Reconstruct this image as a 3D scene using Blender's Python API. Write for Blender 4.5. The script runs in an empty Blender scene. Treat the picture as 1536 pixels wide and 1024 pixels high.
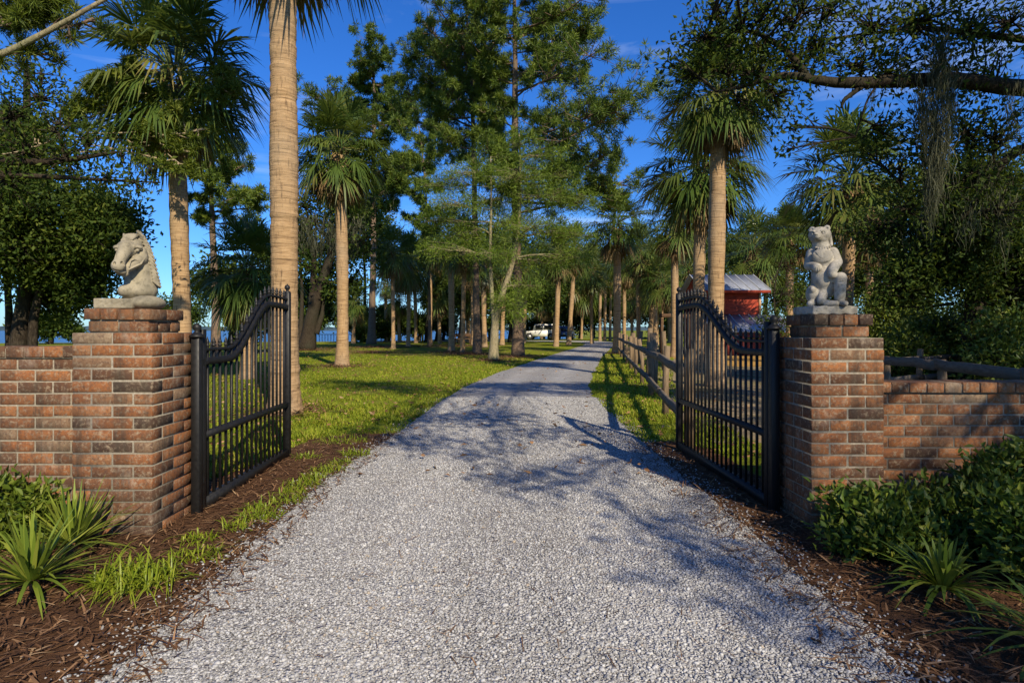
import bpy, math, random
import numpy as np
from mathutils import Vector

# ------------------------------------------------------------------ basics
scene = bpy.context.scene
COL = scene.collection
EYE = 1.13                      # camera height in metres
R = math.radians

def wx(x, Z): return (x - 750.0) / 900.0 * Z
def wz(y, Z): return EYE + (495.0 - y) / 900.0 * Z
def P(x, y, Z): return np.array([wx(x, Z), Z, wz(y, Z)])
def nrm(v):
    v = np.asarray(v, float); return v / (np.linalg.norm(v, axis=-1, keepdims=True) + 1e-12)

class MB:
    """Collects vertices and faces with a per-vertex tint; build() links them as one mesh object."""
    def __init__(self): self.v = []; self.f = []; self.t = []; self.n = 0
    def add(self, V, F, tint=0.5):
        V = np.asarray(V, np.float64).reshape(-1, 3)
        for a in (F if isinstance(F, list) and isinstance(F[0], np.ndarray) else [F]):
            a = np.asarray(a, np.int64)
            if len(a): self.f.append(a + self.n)
        t = np.empty(len(V)); t[:] = tint
        self.v.append(V); self.t.append(t); self.n += len(V)
        return self
    def mesh(self, name, mat, origin=(0, 0, 0), smooth=False):
        me = bpy.data.meshes.new(name)
        V = np.concatenate(self.v) - np.asarray(origin, float)
        T = np.concatenate(self.t)
        loops = np.concatenate([a.ravel() for a in self.f])
        tot = np.concatenate([np.full(len(a), a.shape[1]) for a in self.f])
        start = np.concatenate([[0], np.cumsum(tot)[:-1]])
        me.vertices.add(len(V)); me.vertices.foreach_set('co', V.ravel().astype(np.float32))
        me.loops.add(len(loops)); me.loops.foreach_set('vertex_index', loops.astype(np.int32))
        me.polygons.add(len(tot)); me.polygons.foreach_set('loop_start', start.astype(np.int32))
        me.polygons.foreach_set('loop_total', tot.astype(np.int32))
        if smooth: me.polygons.foreach_set('use_smooth', np.ones(len(tot), bool))
        at = me.attributes.new('tint', 'FLOAT', 'POINT'); at.data.foreach_set('value', T.astype(np.float32))
        me.materials.append(mat)
        me.update(calc_edges=True); me.validate()
        return me
    def build(self, name, mat, parent=None, origin=(0, 0, 0), smooth=False):
        o = bpy.data.objects.new(name, self.mesh(name, mat, origin, smooth)); COL.objects.link(o)
        if parent is not None: o.parent = parent
        else: o.location = origin
        return o

def tag(o, label, cat, group=None):
    o['label'] = label; o['category'] = cat
    if group: o['group'] = group
    return o
def thing(name, label, cat, loc=(0, 0, 0), group=None):
    o = bpy.data.objects.new(name, None); COL.objects.link(o); o.location = loc
    o.empty_display_size = 0.2
    return tag(o, label, cat, group)
def struct(o, kind='structure'): o['kind'] = kind; return o

# ------------------------------------------------------------------ shape helpers
def box(mb, lo, hi, tint=0.5, bev=0.0):
    lo = np.array(lo, float); hi = np.array(hi, float)
    if bev <= 0:
        V = [[(lo, hi)[i][0], (lo, hi)[j][1], (lo, hi)[k][2]] for i in (0, 1) for j in (0, 1) for k in (0, 1)]
        F = [[0, 1, 3, 2], [4, 6, 7, 5], [0, 4, 5, 1], [2, 3, 7, 6], [0, 2, 6, 4], [1, 5, 7, 3]]
        mb.add(V, np.array(F), tint); return
    V = []; ids = {}
    for i in (0, 1):
        for j in (0, 1):
            for k in (0, 1):
                s = np.array([1 - 2 * i, 1 - 2 * j, 1 - 2 * k]); c = np.array([(lo, hi)[i][0], (lo, hi)[j][1], (lo, hi)[k][2]])
                for ax in range(3):
                    off = s * bev; off[ax] = 0
                    ids[(i, j, k, ax)] = len(V); V.append(c + off)
    F4 = []; F3 = []
    cc = (lo + hi) / 2; VV = np.array(V)
    def put(lst):
        a, b, c = VV[lst[0]], VV[lst[1]], VV[lst[2]]
        if np.dot(np.cross(b - a, c - a), VV[lst].mean(0) - cc) < 0: lst = lst[::-1]
        (F4 if len(lst) == 4 else F3).append(lst)
    for ax in range(3):
        o1, o2 = [a for a in range(3) if a != ax]
        for s in (0, 1):
            lst = []
            for p, q in ((0, 0), (1, 0), (1, 1), (0, 1)):
                key = [0, 0, 0]; key[ax] = s; key[o1] = p; key[o2] = q; lst.append(ids[tuple(key) + (ax,)])
            put(lst)
        for p in (0, 1):
            for q in (0, 1):
                lst = []
                for s, a in ((0, o1), (1, o1), (1, o2), (0, o2)):
                    key = [0, 0, 0]; key[ax] = s; key[o1] = p; key[o2] = q; lst.append(ids[tuple(key) + (a,)])
                put(lst)
    for i in (0, 1):
        for j in (0, 1):
            for k in (0, 1): put([ids[(i, j, k, a)] for a in range(3)])
    mb.add(VV, [np.array(F4), np.array(F3)], tint)

def tube(mb, pts, radii, sides=6, tint=0.5, cap=True, jit=0.0, rng=None):
    pts = np.asarray(pts, float); n = len(pts)
    radii = np.broadcast_to(np.asarray(radii, float), (n,))
    d = np.gradient(pts, axis=0); d = nrm(d)
    up = np.array([0, 0, 1.0]) if abs(d[0][2]) < 0.9 else np.array([1.0, 0, 0])
    a = nrm(np.cross(d, up)); b = np.cross(d, a)
    th = np.linspace(0, 2 * math.pi, sides, endpoint=False)
    rr = radii[:, None, None]
    if jit and rng is not None: rr = rr * (1 + rng.normal(0, jit, (n, sides, 1)))
    V = pts[:, None, :] + rr * (np.cos(th)[None, :, None] * a[:, None, :] + np.sin(th)[None, :, None] * b[:, None, :])
    i = np.arange(n - 1)[:, None] * sides; j = np.arange(sides)[None, :]; jn = (j + 1) % sides
    F = np.stack([i + j, i + jn, i + sides + jn, i + sides + j], -1).reshape(-1, 4)
    V = V.reshape(-1, 3); fl = [F]
    if cap:
        V = np.concatenate([V, pts[:1], pts[-1:]]); c0 = n * sides; c1 = c0 + 1; j = np.arange(sides)
        fl.append(np.stack([np.full(sides, c0), (j + 1) % sides, j], -1))
        l = (n - 1) * sides
        fl.append(np.stack([np.full(sides, c1), l + j, l + (j + 1) % sides], -1))
    mb.add(V, fl, tint)

def bezier(p0, p1, p2, n):
    t = np.linspace(0, 1, n)[:, None]
    return (1 - t) ** 2 * np.asarray(p0, float) + 2 * t * (1 - t) * np.asarray(p1, float) + t * t * np.asarray(p2, float)
def spline(ctrl, n):
    c = np.asarray(ctrl, float); t = np.linspace(0, 1, len(c)); u = np.linspace(0, 1, n)
    out = np.stack([np.interp(u, t, c[:, k]) for k in range(c.shape[1])], -1)
    for _ in range(max(1, n // len(c))):
        out[1:-1] = (out[:-2] + 2 * out[1:-1] + out[2:]) / 4
    return out

def leaves(mb, c, d, L, W, rng, tint, fold=0.25, twist=None):
    """Many bent rhombic leaves: base at c, pointing along d."""
    c = np.asarray(c, float); n = len(c); d = nrm(d)
    L = np.broadcast_to(np.asarray(L, float), (n,))[:, None]; W = np.broadcast_to(np.asarray(W, float), (n,))[:, None]
    r = nrm(rng.normal(size=(n, 3)) + np.array([0, 0, 0.0])); s = nrm(np.cross(d, r)); u = np.cross(s, d)
    m = c + d * L * 0.5
    V = np.stack([c, m + s * W * 0.5 + u * W * fold, c + d * L - u * L * 0.08, m - s * W * 0.5 + u * W * fold], 1).reshape(-1, 3)
    b = np.arange(n)[:, None] * 4
    F = np.concatenate([b + np.array([[0, 1, 2]]), b + np.array([[0, 2, 3]])])
    mb.add(V, F, np.repeat(np.broadcast_to(tint, (n,)), 4))

def blades(mb, base, direc, L, W, bend, tint, seg=3):
    """Curved tapered strips (grass, straps, straw). direc is the start direction, bend drops the tip."""
    base = np.asarray(base, float); n = len(base); d = nrm(direc)
    L = np.broadcast_to(L, (n,))[:, None]; W = np.broadcast_to(W, (n,))[:, None]; bend = np.broadcast_to(bend, (n,))[:, None]
    side = np.cross(d, np.array([0, 0, 1.0])); bad = np.linalg.norm(side, axis=1) < 1e-3
    side[bad] = [1, 0, 0]; side = nrm(side)
    rows = []
    for k in range(seg + 1):
        t = k / seg
        p = base + d * L * t; p = p + np.array([0, 0, -1.0]) * bend * L * t * t
        w = W * (0.5 * (1 - t) ** 0.6 + 0.03) * (0.75 + 0.5 * min(1, 3 * t) if seg > 2 else 1)
        rows += [p - side * w, p + side * w]
    V = np.stack(rows, 1).reshape(-1, 3); m = 2 * (seg + 1)
    b = np.arange(n)[:, None] * m
    F = np.concatenate([b + np.array([[2 * k, 2 * k + 1, 2 * k + 3, 2 * k + 2]]) for k in range(seg)])
    mb.add(V, F, np.repeat(np.broadcast_to(tint, (n,)), m))

# ------------------------------------------------------------------ materials
def newmat(name):
    m = bpy.data.materials.new(name); m.use_nodes = True
    nt = m.node_tree; nt.nodes.clear()
    out = nt.nodes.new('ShaderNodeOutputMaterial')
    return m, nt, out
def N(nt, t, **kw):
    n = nt.nodes.new(t)
    for k, v in kw.items():
        if k in n.inputs: n.inputs[k].default_value = v
        else: setattr(n, k, v)
    return n
def ramp(nt, fac, stops, interp='LINEAR'):
    r = nt.nodes.new('ShaderNodeValToRGB'); cr = r.color_ramp; cr.interpolation = interp
    while len(cr.elements) < len(stops): cr.elements.new(0.5)
    for e, (p, c) in zip(cr.elements, stops): e.position = p; e.color = (*c, 1) if len(c) == 3 else c
    nt.links.new(fac, r.inputs[0]); return r.outputs[0]
def mixc(nt, fac, a, b, mode='MIX'):
    m = nt.nodes.new('ShaderNodeMix'); m.data_type = 'RGBA'; m.blend_type = mode; m.clamp_factor = True
    for sock, v in ((m.inputs[0], fac), (m.inputs[6], a), (m.inputs[7], b)):
        if hasattr(v, 'links') or isinstance(v, bpy.types.NodeSocket): nt.links.new(v, sock)
        elif isinstance(v, (int, float)): sock.default_value = v
        else: sock.default_value = (*v, 1)
    return m.outputs[2]
def noise(nt, scale, detail=4, rough=0.55, vec=None, dist=0.0):
    n = N(nt, 'ShaderNodeTexNoise', Scale=scale, Detail=detail, Roughness=rough, Distortion=dist)
    if vec is not None: nt.links.new(vec, n.inputs['Vector'])
    return n.outputs['Fac']
def pos(nt, scale=(1, 1, 1), kind='Object'):
    tc = nt.nodes.new('ShaderNodeTexCoord') if kind != 'World' else nt.nodes.new('ShaderNodeNewGeometry')
    mp = N(nt, 'ShaderNodeMapping'); mp.inputs['Scale'].default_value = scale
    nt.links.new(tc.outputs['Position' if kind == 'World' else kind], mp.inputs['Vector']); return mp.outputs[0]
def math_(nt, op, a, b=0.0):
    m = nt.nodes.new('ShaderNodeMath'); m.operation = op
    for s, v in ((m.inputs[0], a), (m.inputs[1], b)):
        if isinstance(v, bpy.types.NodeSocket): nt.links.new(v, s)
        else: s.default_value = v
    return m.outputs[0]
def bump(nt, h, strength=0.5, dist=0.02, nrmsock=None):
    b = N(nt, 'ShaderNodeBump', Strength=strength, Distance=dist); nt.links.new(h, b.inputs['Height'])
    if nrmsock is not None: nt.links.new(nrmsock, b.inputs['Normal'])
    return b.outputs[0]
def principled(nt, out, color, rough=0.8, normal=None, metallic=0.0, spec=0.3):
    p = nt.nodes.new('ShaderNodeBsdfPrincipled')
    if isinstance(color, bpy.types.NodeSocket): nt.links.new(color, p.inputs['Base Color'])
    else: p.inputs['Base Color'].default_value = (*color, 1)
    if isinstance(rough, bpy.types.NodeSocket): nt.links.new(rough, p.inputs['Roughness'])
    else: p.inputs['Roughness'].default_value = rough
    p.inputs['Metallic'].default_value = metallic; p.inputs['Specular IOR Level'].default_value = spec
    if normal is not None: nt.links.new(normal, p.inputs['Normal'])
    if out is not None: nt.links.new(p.outputs[0], out.inputs[0])
    return p
def tintsock(nt):
    a = nt.nodes.new('ShaderNodeAttribute'); a.attribute_name = 'tint'; return a.outputs['Fac']

def foliage(name, stops, trans=0.3, rough=0.5, spec=0.35):
    m, nt, out = newmat(name)
    c = ramp(nt, tintsock(nt), stops)
    p = principled(nt, None, c, rough, spec=spec)
    t = nt.nodes.new('ShaderNodeBsdfTranslucent')
    tc = mixc(nt, 0.5, c, (0.16, 0.2, 0.02)); nt.links.new(tc, t.inputs[0])
    mx = nt.nodes.new('ShaderNodeMixShader'); mx.inputs[0].default_value = trans
    nt.links.new(p.outputs[0], mx.inputs[1]); nt.links.new(t.outputs[0], mx.inputs[2]); nt.links.new(mx.outputs[0], out.inputs[0])
    return m
def barkmat(name, cols, zs=(6, 6, 1.5), scale=6, bstr=0.8, bd=0.03):
    m, nt, out = newmat(name)
    v = pos(nt, zs)
    n1 = noise(nt, scale, 6, 0.65, v); n2 = noise(nt, 1.3, 3, 0.5, pos(nt))
    c = ramp(nt, n1, [(0.3, cols[0]), (0.5, cols[1]), (0.72, cols[2])])
    c = mixc(nt, ramp(nt, n2, [(0.45, (0, 0, 0)), (0.7, (0.6, 0.6, 0.6))]), c, cols[3])
    principled(nt, out, c, 0.9, bump(nt, n1, bstr, bd), spec=0.1)
    return m

M = {}
M['palm_leaf'] = foliage('palm_leaf', [(0, (0.026, 0.055, 0.010)), (0.5, (0.078, 0.125, 0.022)), (0.85, (0.15, 0.17, 0.035)), (1, (0.26, 0.21, 0.07))], 0.3, 0.38, 0.45)
M['palm_dead'] = foliage('palm_dead_leaf', [(0, (0.06, 0.035, 0.016)), (0.5, (0.17, 0.11, 0.05)), (1, (0.30, 0.22, 0.11))], 0.15, 0.7, 0.2)
M['oak_leaf'] = foliage('oak_leaf', [(0, (0.016, 0.034, 0.006)), (0.5, (0.045, 0.078, 0.010)), (1, (0.12, 0.15, 0.02))], 0.32, 0.62, 0.18)
M['bright_leaf'] = foliage('bright_leaf', [(0, (0.045, 0.08, 0.008)), (0.5, (0.115, 0.16, 0.014)), (1, (0.21, 0.23, 0.03))], 0.3)
M['cypress_leaf'] = foliage('cypress_leaf', [(0, (0.07, 0.125, 0.010)), (0.5, (0.15, 0.23, 0.02)), (1, (0.26, 0.33, 0.04))], 0.38)
M['pine_leaf'] = foliage('pine_needle', [(0, (0.034, 0.066, 0.009)), (0.5, (0.10, 0.155, 0.017)), (1, (0.21, 0.26, 0.03))], 0.38)
M['moss'] = foliage('spanish_moss', [(0, (0.03, 0.035, 0.024)), (0.5, (0.075, 0.08, 0.05)), (1, (0.14, 0.14, 0.09))], 0.2, 0.9, 0.1)
M['shrub_leaf'] = foliage('shrub_leaf', [(0, (0.035, 0.07, 0.009)), (0.5, (0.085, 0.135, 0.015)), (1, (0.20, 0.22, 0.03))], 0.26, 0.48, 0.3)
M['strap_leaf'] = foliage('strap_leaf', [(0, (0.06, 0.10, 0.015)), (0.5, (0.16, 0.22, 0.025)), (1, (0.32, 0.33, 0.05))], 0.2, 0.4)
M['lily_leaf'] = foliage('lily_leaf', [(0, (0.09, 0.14, 0.008)), (0.5, (0.19, 0.25, 0.014)), (1, (0.30, 0.31, 0.03))], 0.3, 0.45)
M['grass'] = foliage('grass_blade', [(0, (0.09, 0.15, 0.008)), (0.5, (0.22, 0.275, 0.016)), (0.87, (0.36, 0.34, 0.04)), (1, (0.5, 0.36, 0.10))], 0.3, 0.55, 0.2)
M['bark_pine'] = barkmat('pine_bark', [(0.06, 0.04, 0.03), (0.16, 0.11, 0.075), (0.25, 0.18, 0.12), (0.12, 0.10, 0.08)])
M['bark_oak'] = barkmat('oak_bark', [(0.014, 0.010, 0.007), (0.034, 0.026, 0.018), (0.07, 0.056, 0.040), (0.038, 0.04, 0.025)])
M['bark_cyp'] = barkmat('cypress_bark', [(0.12, 0.10, 0.06), (0.24, 0.20, 0.12), (0.34, 0.29, 0.19), (0.17, 0.19, 0.09)])
M['twig'] = barkmat('pale_twig', [(0.2, 0.15, 0.1), (0.34, 0.27, 0.17), (0.45, 0.37, 0.25), (0.3, 0.25, 0.16)])

def palm_trunk_mat():
    m, nt, out = newmat('palm_trunk')
    v = pos(nt, (2.2, 2.2, 26)); n1 = noise(nt, 1.6, 6, 0.62, v, 0.5)
    n2 = noise(nt, 5.0, 4, 0.6, pos(nt, (6, 6, 1.0))); n3 = noise(nt, 1.1, 3, 0.5, pos(nt, (1, 1, 0.6)))
    c = ramp(nt, n1, [(0.28, (0.10, 0.060, 0.032)), (0.42, (0.29, 0.185, 0.095)), (0.62, (0.40, 0.265, 0.14)), (0.8, (0.47, 0.33, 0.19))])
    c = mixc(nt, ramp(nt, n2, [(0.56, (0, 0, 0)), (0.70, (0.85, 0.85, 0.85))]), c, (0.11, 0.07, 0.04))
    c = mixc(nt, ramp(nt, n3, [(0.46, (0, 0, 0)), (0.72, (0.55, 0.55, 0.55))]), c, (0.22, 0.19, 0.145))
    h = math_(nt, 'ADD', n1, math_(nt, 'MULTIPLY', n2, 0.5))
    principled(nt, out, c, 0.9, bump(nt, h, 0.75, 0.02), spec=0.1); return m
M['palm_trunk'] = palm_trunk_mat()

def brick_mat():
    m, nt, out = newmat('brick'); t = tintsock(nt); v = pos(nt, kind='Object')
    c = ramp(nt, t, [(0, (0.06, 0.034, 0.021)), (0.2, (0.115, 0.052, 0.025)), (0.45, (0.21, 0.078, 0.028)), (0.7, (0.28, 0.108, 0.036)), (0.88, (0.17, 0.10, 0.056)), (1, (0.21, 0.145, 0.09))])
    na = noise(nt, 58, 6, 0.75, v); nb = noise(nt, 140, 4, 0.7, v); nc = noise(nt, 4, 6, 0.7, v); nd = noise(nt, 42, 6, 0.75, v, 0.4)
    c = mixc(nt, ramp(nt, na, [(0.46, (0, 0, 0)), (0.66, (0.85, 0.85, 0.85))]), c, (0.075, 0.042, 0.030))
    c = mixc(nt, ramp(nt, nd, [(0.51, (0, 0, 0)), (0.64, (0.85, 0.85, 0.85))]), c, (0.27, 0.205, 0.135))
    c = mixc(nt, ramp(nt, nc, [(0.52, (0, 0, 0)), (0.72, (0.75, 0.75, 0.75))]), c, (0.055, 0.045, 0.03))
    st = noise(nt, 1.0, 6, 0.7, pos(nt, (13, 13, 1.1))); c = mixc(nt, ramp(nt, st, [(0.50, (0, 0, 0)), (0.66, (0.6, 0.6, 0.6))]), c, (0.045, 0.036, 0.026))
    ef = noise(nt, 1.0, 6, 0.72, pos(nt, (5, 5, 3))); c = mixc(nt, ramp(nt, ef, [(0.57, (0, 0, 0)), (0.74, (0.5, 0.5, 0.5))]), c, (0.34, 0.29, 0.23))
    h = math_(nt, 'ADD', na, math_(nt, 'MULTIPLY', nb, 0.6))
    principled(nt, out, c, 0.85, bump(nt, h, 0.6, 0.006), spec=0.25); return m
M['brick'] = brick_mat()
def mortar_mat():
    m, nt, out = newmat('mortar'); v = pos(nt); n1 = noise(nt, 60, 5, 0.7, v); n2 = noise(nt, 5, 4, 0.6, v)
    c = ramp(nt, n1, [(0.3, (0.16, 0.14, 0.105)), (0.7, (0.31, 0.27, 0.21))])
    c = mixc(nt, ramp(nt, n2, [(0.5, (0, 0, 0)), (0.7, (0.8, 0.8, 0.8))]), c, (0.15, 0.14, 0.11))
    principled(nt, out, c, 0.95, bump(nt, n1, 0.5, 0.004), spec=0.1); return m
M['mortar'] = mortar_mat()
def stone_mat(name, a, b, dirt):
    m, nt, out = newmat(name); v = pos(nt); n1 = noise(nt, 14, 6, 0.65, v); n2 = noise(nt, 130, 3, 0.6, v); n3 = noise(nt, 5, 5, 0.65, v)
    c = ramp(nt, n1, [(0.3, a), (0.7, b)])
    c = mixc(nt, ramp(nt, n3, [(0.44, (0, 0, 0)), (0.66, (0.85, 0.85, 0.85))]), c, dirt); c = mixc(nt, ramp(nt, noise(nt, 38, 5, 0.7, v), [(0.52, (0, 0, 0)), (0.68, (0.6, 0.6, 0.6))]), c, tuple(q * .6 for q in dirt))
    h = math_(nt, 'ADD', n1, math_(nt, 'MULTIPLY', n2, 0.5))
    principled(nt, out, c, 0.88, bump(nt, h, 0.35, 0.005), spec=0.2); return m
M['sandstone'] = stone_mat('tan_cast_stone', (0.23, 0.20, 0.14), (0.34, 0.295, 0.21), (0.14, 0.125, 0.09))
M['greystone'] = stone_mat('grey_cast_stone', (0.30, 0.27, 0.22), (0.46, 0.42, 0.35), (0.17, 0.155, 0.125))
def metal_black():
    m, nt, out = newmat('black_painted_iron'); v = pos(nt); n1 = noise(nt, 40, 4, 0.6, v)
    c = ramp(nt, n1, [(0.3, (0.006, 0.006, 0.0065)), (0.75, (0.013, 0.0125, 0.012))])
    principled(nt, out, c, ramp(nt, n1, [(0.3, (0.42,) * 3), (0.7, (0.62,) * 3)]), bump(nt, n1, 0.2, 0.002), spec=0.35); return m
M['iron'] = metal_black()
def wood_mat(name, a, b, d, scale=(2, 14, 14)):
    m, nt, out = newmat(name); n1 = noise(nt, 3, 6, 0.65, pos(nt, scale), 0.6); n2 = noise(nt, 2.0, 4, 0.6, pos(nt))
    c = ramp(nt, n1, [(0.3, a), (0.7, b)]); c = mixc(nt, ramp(nt, n2, [(0.5, (0, 0, 0)), (0.75, (0.7, 0.7, 0.7))]), c, d)
    principled(nt, out, c, 0.85, bump(nt, n1, 0.5, 0.01), spec=0.15); return m
M['fence_rail'] = wood_mat('weathered_rail', (0.085, 0.068, 0.052), (0.21, 0.17, 0.13), (0.14, 0.125, 0.10), (14, 2, 14))
M['fence_post'] = wood_mat('weathered_post', (0.11, 0.075, 0.045), (0.25, 0.18, 0.11), (0.14, 0.115, 0.08), (14, 14, 2))
M['brown_wood'] = wood_mat('brown_wood', (0.05, 0.028, 0.016), (0.12, 0.07, 0.04), (0.07, 0.05, 0.035))
def plain(name, c, rough=0.6, metallic=0.0, spec=0.3, var=0.25, scale=9):
    m, nt, out = newmat(name); n1 = noise(nt, scale, 4, 0.6, pos(nt))
    k = 1 - var
    col = ramp(nt, n1, [(0.3, tuple(x * k for x in c)), (0.7, tuple(min(1, x * (1 + var * 0.5)) for x in c))])
    principled(nt, out, col, rough, metallic=metallic, spec=spec); return m
M['white_paint'] = plain('white_car_paint', (0.75, 0.74, 0.70), 0.35, spec=0.5, var=0.08)
M['blue_paint'] = plain('blue_car_paint', (0.03, 0.06, 0.14), 0.3, spec=0.5, var=0.1)
M['glass'] = plain('dark_window_glass', (0.012, 0.014, 0.016), 0.08, spec=0.6, var=0.1)
M['tyre'] = plain('tyre_rubber', (0.02, 0.02, 0.02), 0.8)
M['rim'] = plain('grey_rim', (0.35, 0.35, 0.36), 0.35, metallic=0.7)
M['lamp'] = plain('lamp_lens', (0.6, 0.58, 0.5), 0.15, spec=0.6)
M['white_rail'] = plain('white_rail', (0.6, 0.6, 0.58), 0.6)
M['pier'] = plain('pier_wood', (0.06, 0.06, 0.055), 0.8)
M['yellow'] = plain('yellow_post', (0.5, 0.28, 0.03), 0.6)
def barn_mats():
    m, nt, out = newmat('red_siding'); tc = pos(nt)
    s = nt.nodes.new('ShaderNodeSeparateXYZ'); nt.links.new(tc, s.inputs[0])
    fr = math_(nt, 'FRACT', math_(nt, 'MULTIPLY', s.outputs[2], 7.0)); n1 = noise(nt, 2.2, 5, 0.6, pos(nt, (1, 1, 3)))
    c = ramp(nt, n1, [(0.35, (0.15, 0.028, 0.016)), (0.55, (0.31, 0.046, 0.022)), (0.75, (0.40, 0.068, 0.033))])
    principled(nt, out, c, 0.75, bump(nt, fr, 0.9, 0.03), spec=0.2); M['siding'] = m
    m, nt, out = newmat('standing_seam_metal'); n1 = noise(nt, 3, 5, 0.6, pos(nt, (6, 1, 1)))
    c = ramp(nt, n1, [(0.3, (0.21, 0.22, 0.25)), (0.7, (0.35, 0.37, 0.41))])
    principled(nt, out, c, 0.45, metallic=0.3, spec=0.4); M['roof_metal'] = m
barn_mats()
M['red_board'] = plain('dark_red_board', (0.16, 0.03, 0.02), 0.8, var=0.4, scale=3)
M['trim'] = plain('pale_trim', (0.42, 0.26, 0.15), 0.7)

def ground_mat():
    m, nt, out = newmat('lawn_soil'); v = pos(nt, kind='World')
    n1 = noise(nt, 0.35, 6, 0.65, v, 0.4); n2 = noise(nt, 9, 6, 0.7, v); n3 = noise(nt, 60, 4, 0.7, v); n4 = noise(nt, 1.6, 5, 0.65, v)
    g = ramp(nt, n2, [(0.3, (0.08, 0.125, 0.008)), (0.55, (0.185, 0.225, 0.015)), (0.75, (0.30, 0.29, 0.03))])
    g = mixc(nt, 0.35, g, ramp(nt, n3, [(0.3, (0.07, 0.09, 0.008)), (0.7, (0.28, 0.27, 0.03))]))
    d = ramp(nt, n3, [(0.3, (0.10, 0.06, 0.03)), (0.7, (0.24, 0.16, 0.08))])
    f = math_(nt, 'MULTIPLY', ramp(nt, n1, [(0.48, (0, 0, 0)), (0.68, (1, 1, 1))]), ramp(nt, n4, [(0.38, (0.1, 0.1, 0.1)), (0.62, (0.9, 0.9, 0.9))]))
    c = mixc(nt, f, g, d)
    h = math_(nt, 'ADD', n2, math_(nt, 'MULTIPLY', n3, 0.5))
    principled(nt, out, c, 0.95, bump(nt, h, 0.7, 0.04), spec=0.05); return m
M['ground'] = ground_mat()
def gravel_mat():
    m, nt, out = newmat('crushed_gravel'); v = pos(nt, kind='World')
    vo = N(nt, 'ShaderNodeTexVoronoi', Scale=85.0); nt.links.new(v, vo.inputs['Vector'])
    vo2 = N(nt, 'ShaderNodeTexVoronoi', Scale=120.0); nt.links.new(v, vo2.inputs['Vector'])
    sep = nt.nodes.new('ShaderNodeSeparateColor'); nt.links.new(vo.outputs['Color'], sep.inputs[0])
    c = ramp(nt, sep.outputs[0], [(0, (0.14, 0.137, 0.14)), (0.35, (0.30, 0.296, 0.295)), (0.7, (0.43, 0.425, 0.425)), (0.92, (0.50, 0.49, 0.48)), (1, (0.32, 0.24, 0.16))])
    c = mixc(nt, ramp(nt, vo.outputs['Distance'], [(0.45, (0, 0, 0)), (0.75, (0.8, 0.8, 0.8))]), c, (0.10, 0.095, 0.09))
    n1 = noise(nt, 0.9, 5, 0.6, v, 0.3); n2 = noise(nt, 4.0, 5, 0.65, v)
    tr = math_(nt, 'MULTIPLY', tintsock(nt), ramp(nt, noise(nt, 1.7, 4, 0.6, v), [(0.3, (0.1, 0.1, 0.1)), (0.7, (0.6, 0.6, 0.6))])); c = mixc(nt, tr, c, (0.52, 0.51, 0.50))
    c = mixc(nt, ramp(nt, n1, [(0.42, (0, 0, 0)), (0.75, (0.5, 0.5, 0.5))]), c, (0.30, 0.245, 0.18))
    c = mixc(nt, ramp(nt, n2, [(0.4, (0, 0, 0)), (0.75, (0.35, 0.35, 0.35))]), c, (0.5, 0.495, 0.5))
    h = math_(nt, 'SUBTRACT', 1.0, vo.outputs['Distance']); h = math_(nt, 'ADD', h, math_(nt, 'MULTIPLY', vo2.outputs['Distance'], -0.4))
    principled(nt, out, c, 0.9, bump(nt, h, 0.9, 0.012), spec=0.2); return m
M['gravel'] = gravel_mat()
def pebble_mat():
    m, nt, out = newmat('loose_stone'); n1 = noise(nt, 90, 3, 0.6, pos(nt))
    c = ramp(nt, tintsock(nt), [(0, (0.12, 0.117, 0.115)), (0.3, (0.27, 0.265, 0.262)), (0.65, (0.41, 0.405, 0.40)), (0.88, (0.55, 0.54, 0.52)), (0.92, (0.28, 0.20, 0.12)), (1, (0.36, 0.28, 0.18))])
    c = mixc(nt, 0.3, c, ramp(nt, n1, [(0.3, (0.17, 0.17, 0.165)), (0.7, (0.54, 0.535, 0.525))]))
    principled(nt, out, c, 0.85, spec=0.25); return m
M['pebble'] = pebble_mat()
def mulch_mat():
    m, nt, out = newmat('mulch_soil'); v = pos(nt, (1, 1, 1), 'World'); n1 = noise(nt, 22, 6, 0.7, v, 1.5); n2 = noise(nt, 2, 4, 0.6, v)
    c = ramp(nt, n1, [(0.3, (0.045, 0.022, 0.012)), (0.55, (0.12, 0.06, 0.030)), (0.75, (0.21, 0.11, 0.055))])
    c = mixc(nt, ramp(nt, n2, [(0.45, (0, 0, 0)), (0.7, (0.5, 0.5, 0.5))]), c, (0.06, 0.035, 0.02))
    principled(nt, out, c, 0.95, bump(nt, n1, 1.0, 0.03), spec=0.1); return m
M['mulch'] = mulch_mat()
M['straw'] = foliage('bark_straw', [(0, (0.04, 0.019, 0.010)), (0.5, (0.15, 0.075, 0.035)), (0.9, (0.28, 0.16, 0.08)), (1, (0.40, 0.27, 0.15))], 0.05, 0.8, 0.2)
def dirt_mat():
    m, nt, out = newmat('paddock_sand'); v = pos(nt, kind='World'); n1 = noise(nt, 0.9, 6, 0.65, v, 0.5); n2 = noise(nt, 30, 5, 0.7, v)
    c = ramp(nt, n1, [(0.35, (0.08, 0.09, 0.02)), (0.5, (0.24, 0.19, 0.11)), (0.65, (0.36, 0.28, 0.17))])
    c = mixc(nt, 0.3, c, ramp(nt, n2, [(0.3, (0.1, 0.07, 0.04)), (0.7, (0.4, 0.32, 0.2))]))
    principled(nt, out, c, 0.95, bump(nt, n2, 0.6, 0.03), spec=0.05); return m
M['dirt'] = dirt_mat()
M['ochre'] = plain('ochre_sand', (0.45, 0.26, 0.07), 0.95, spec=0.05, var=0.4, scale=2)
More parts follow.
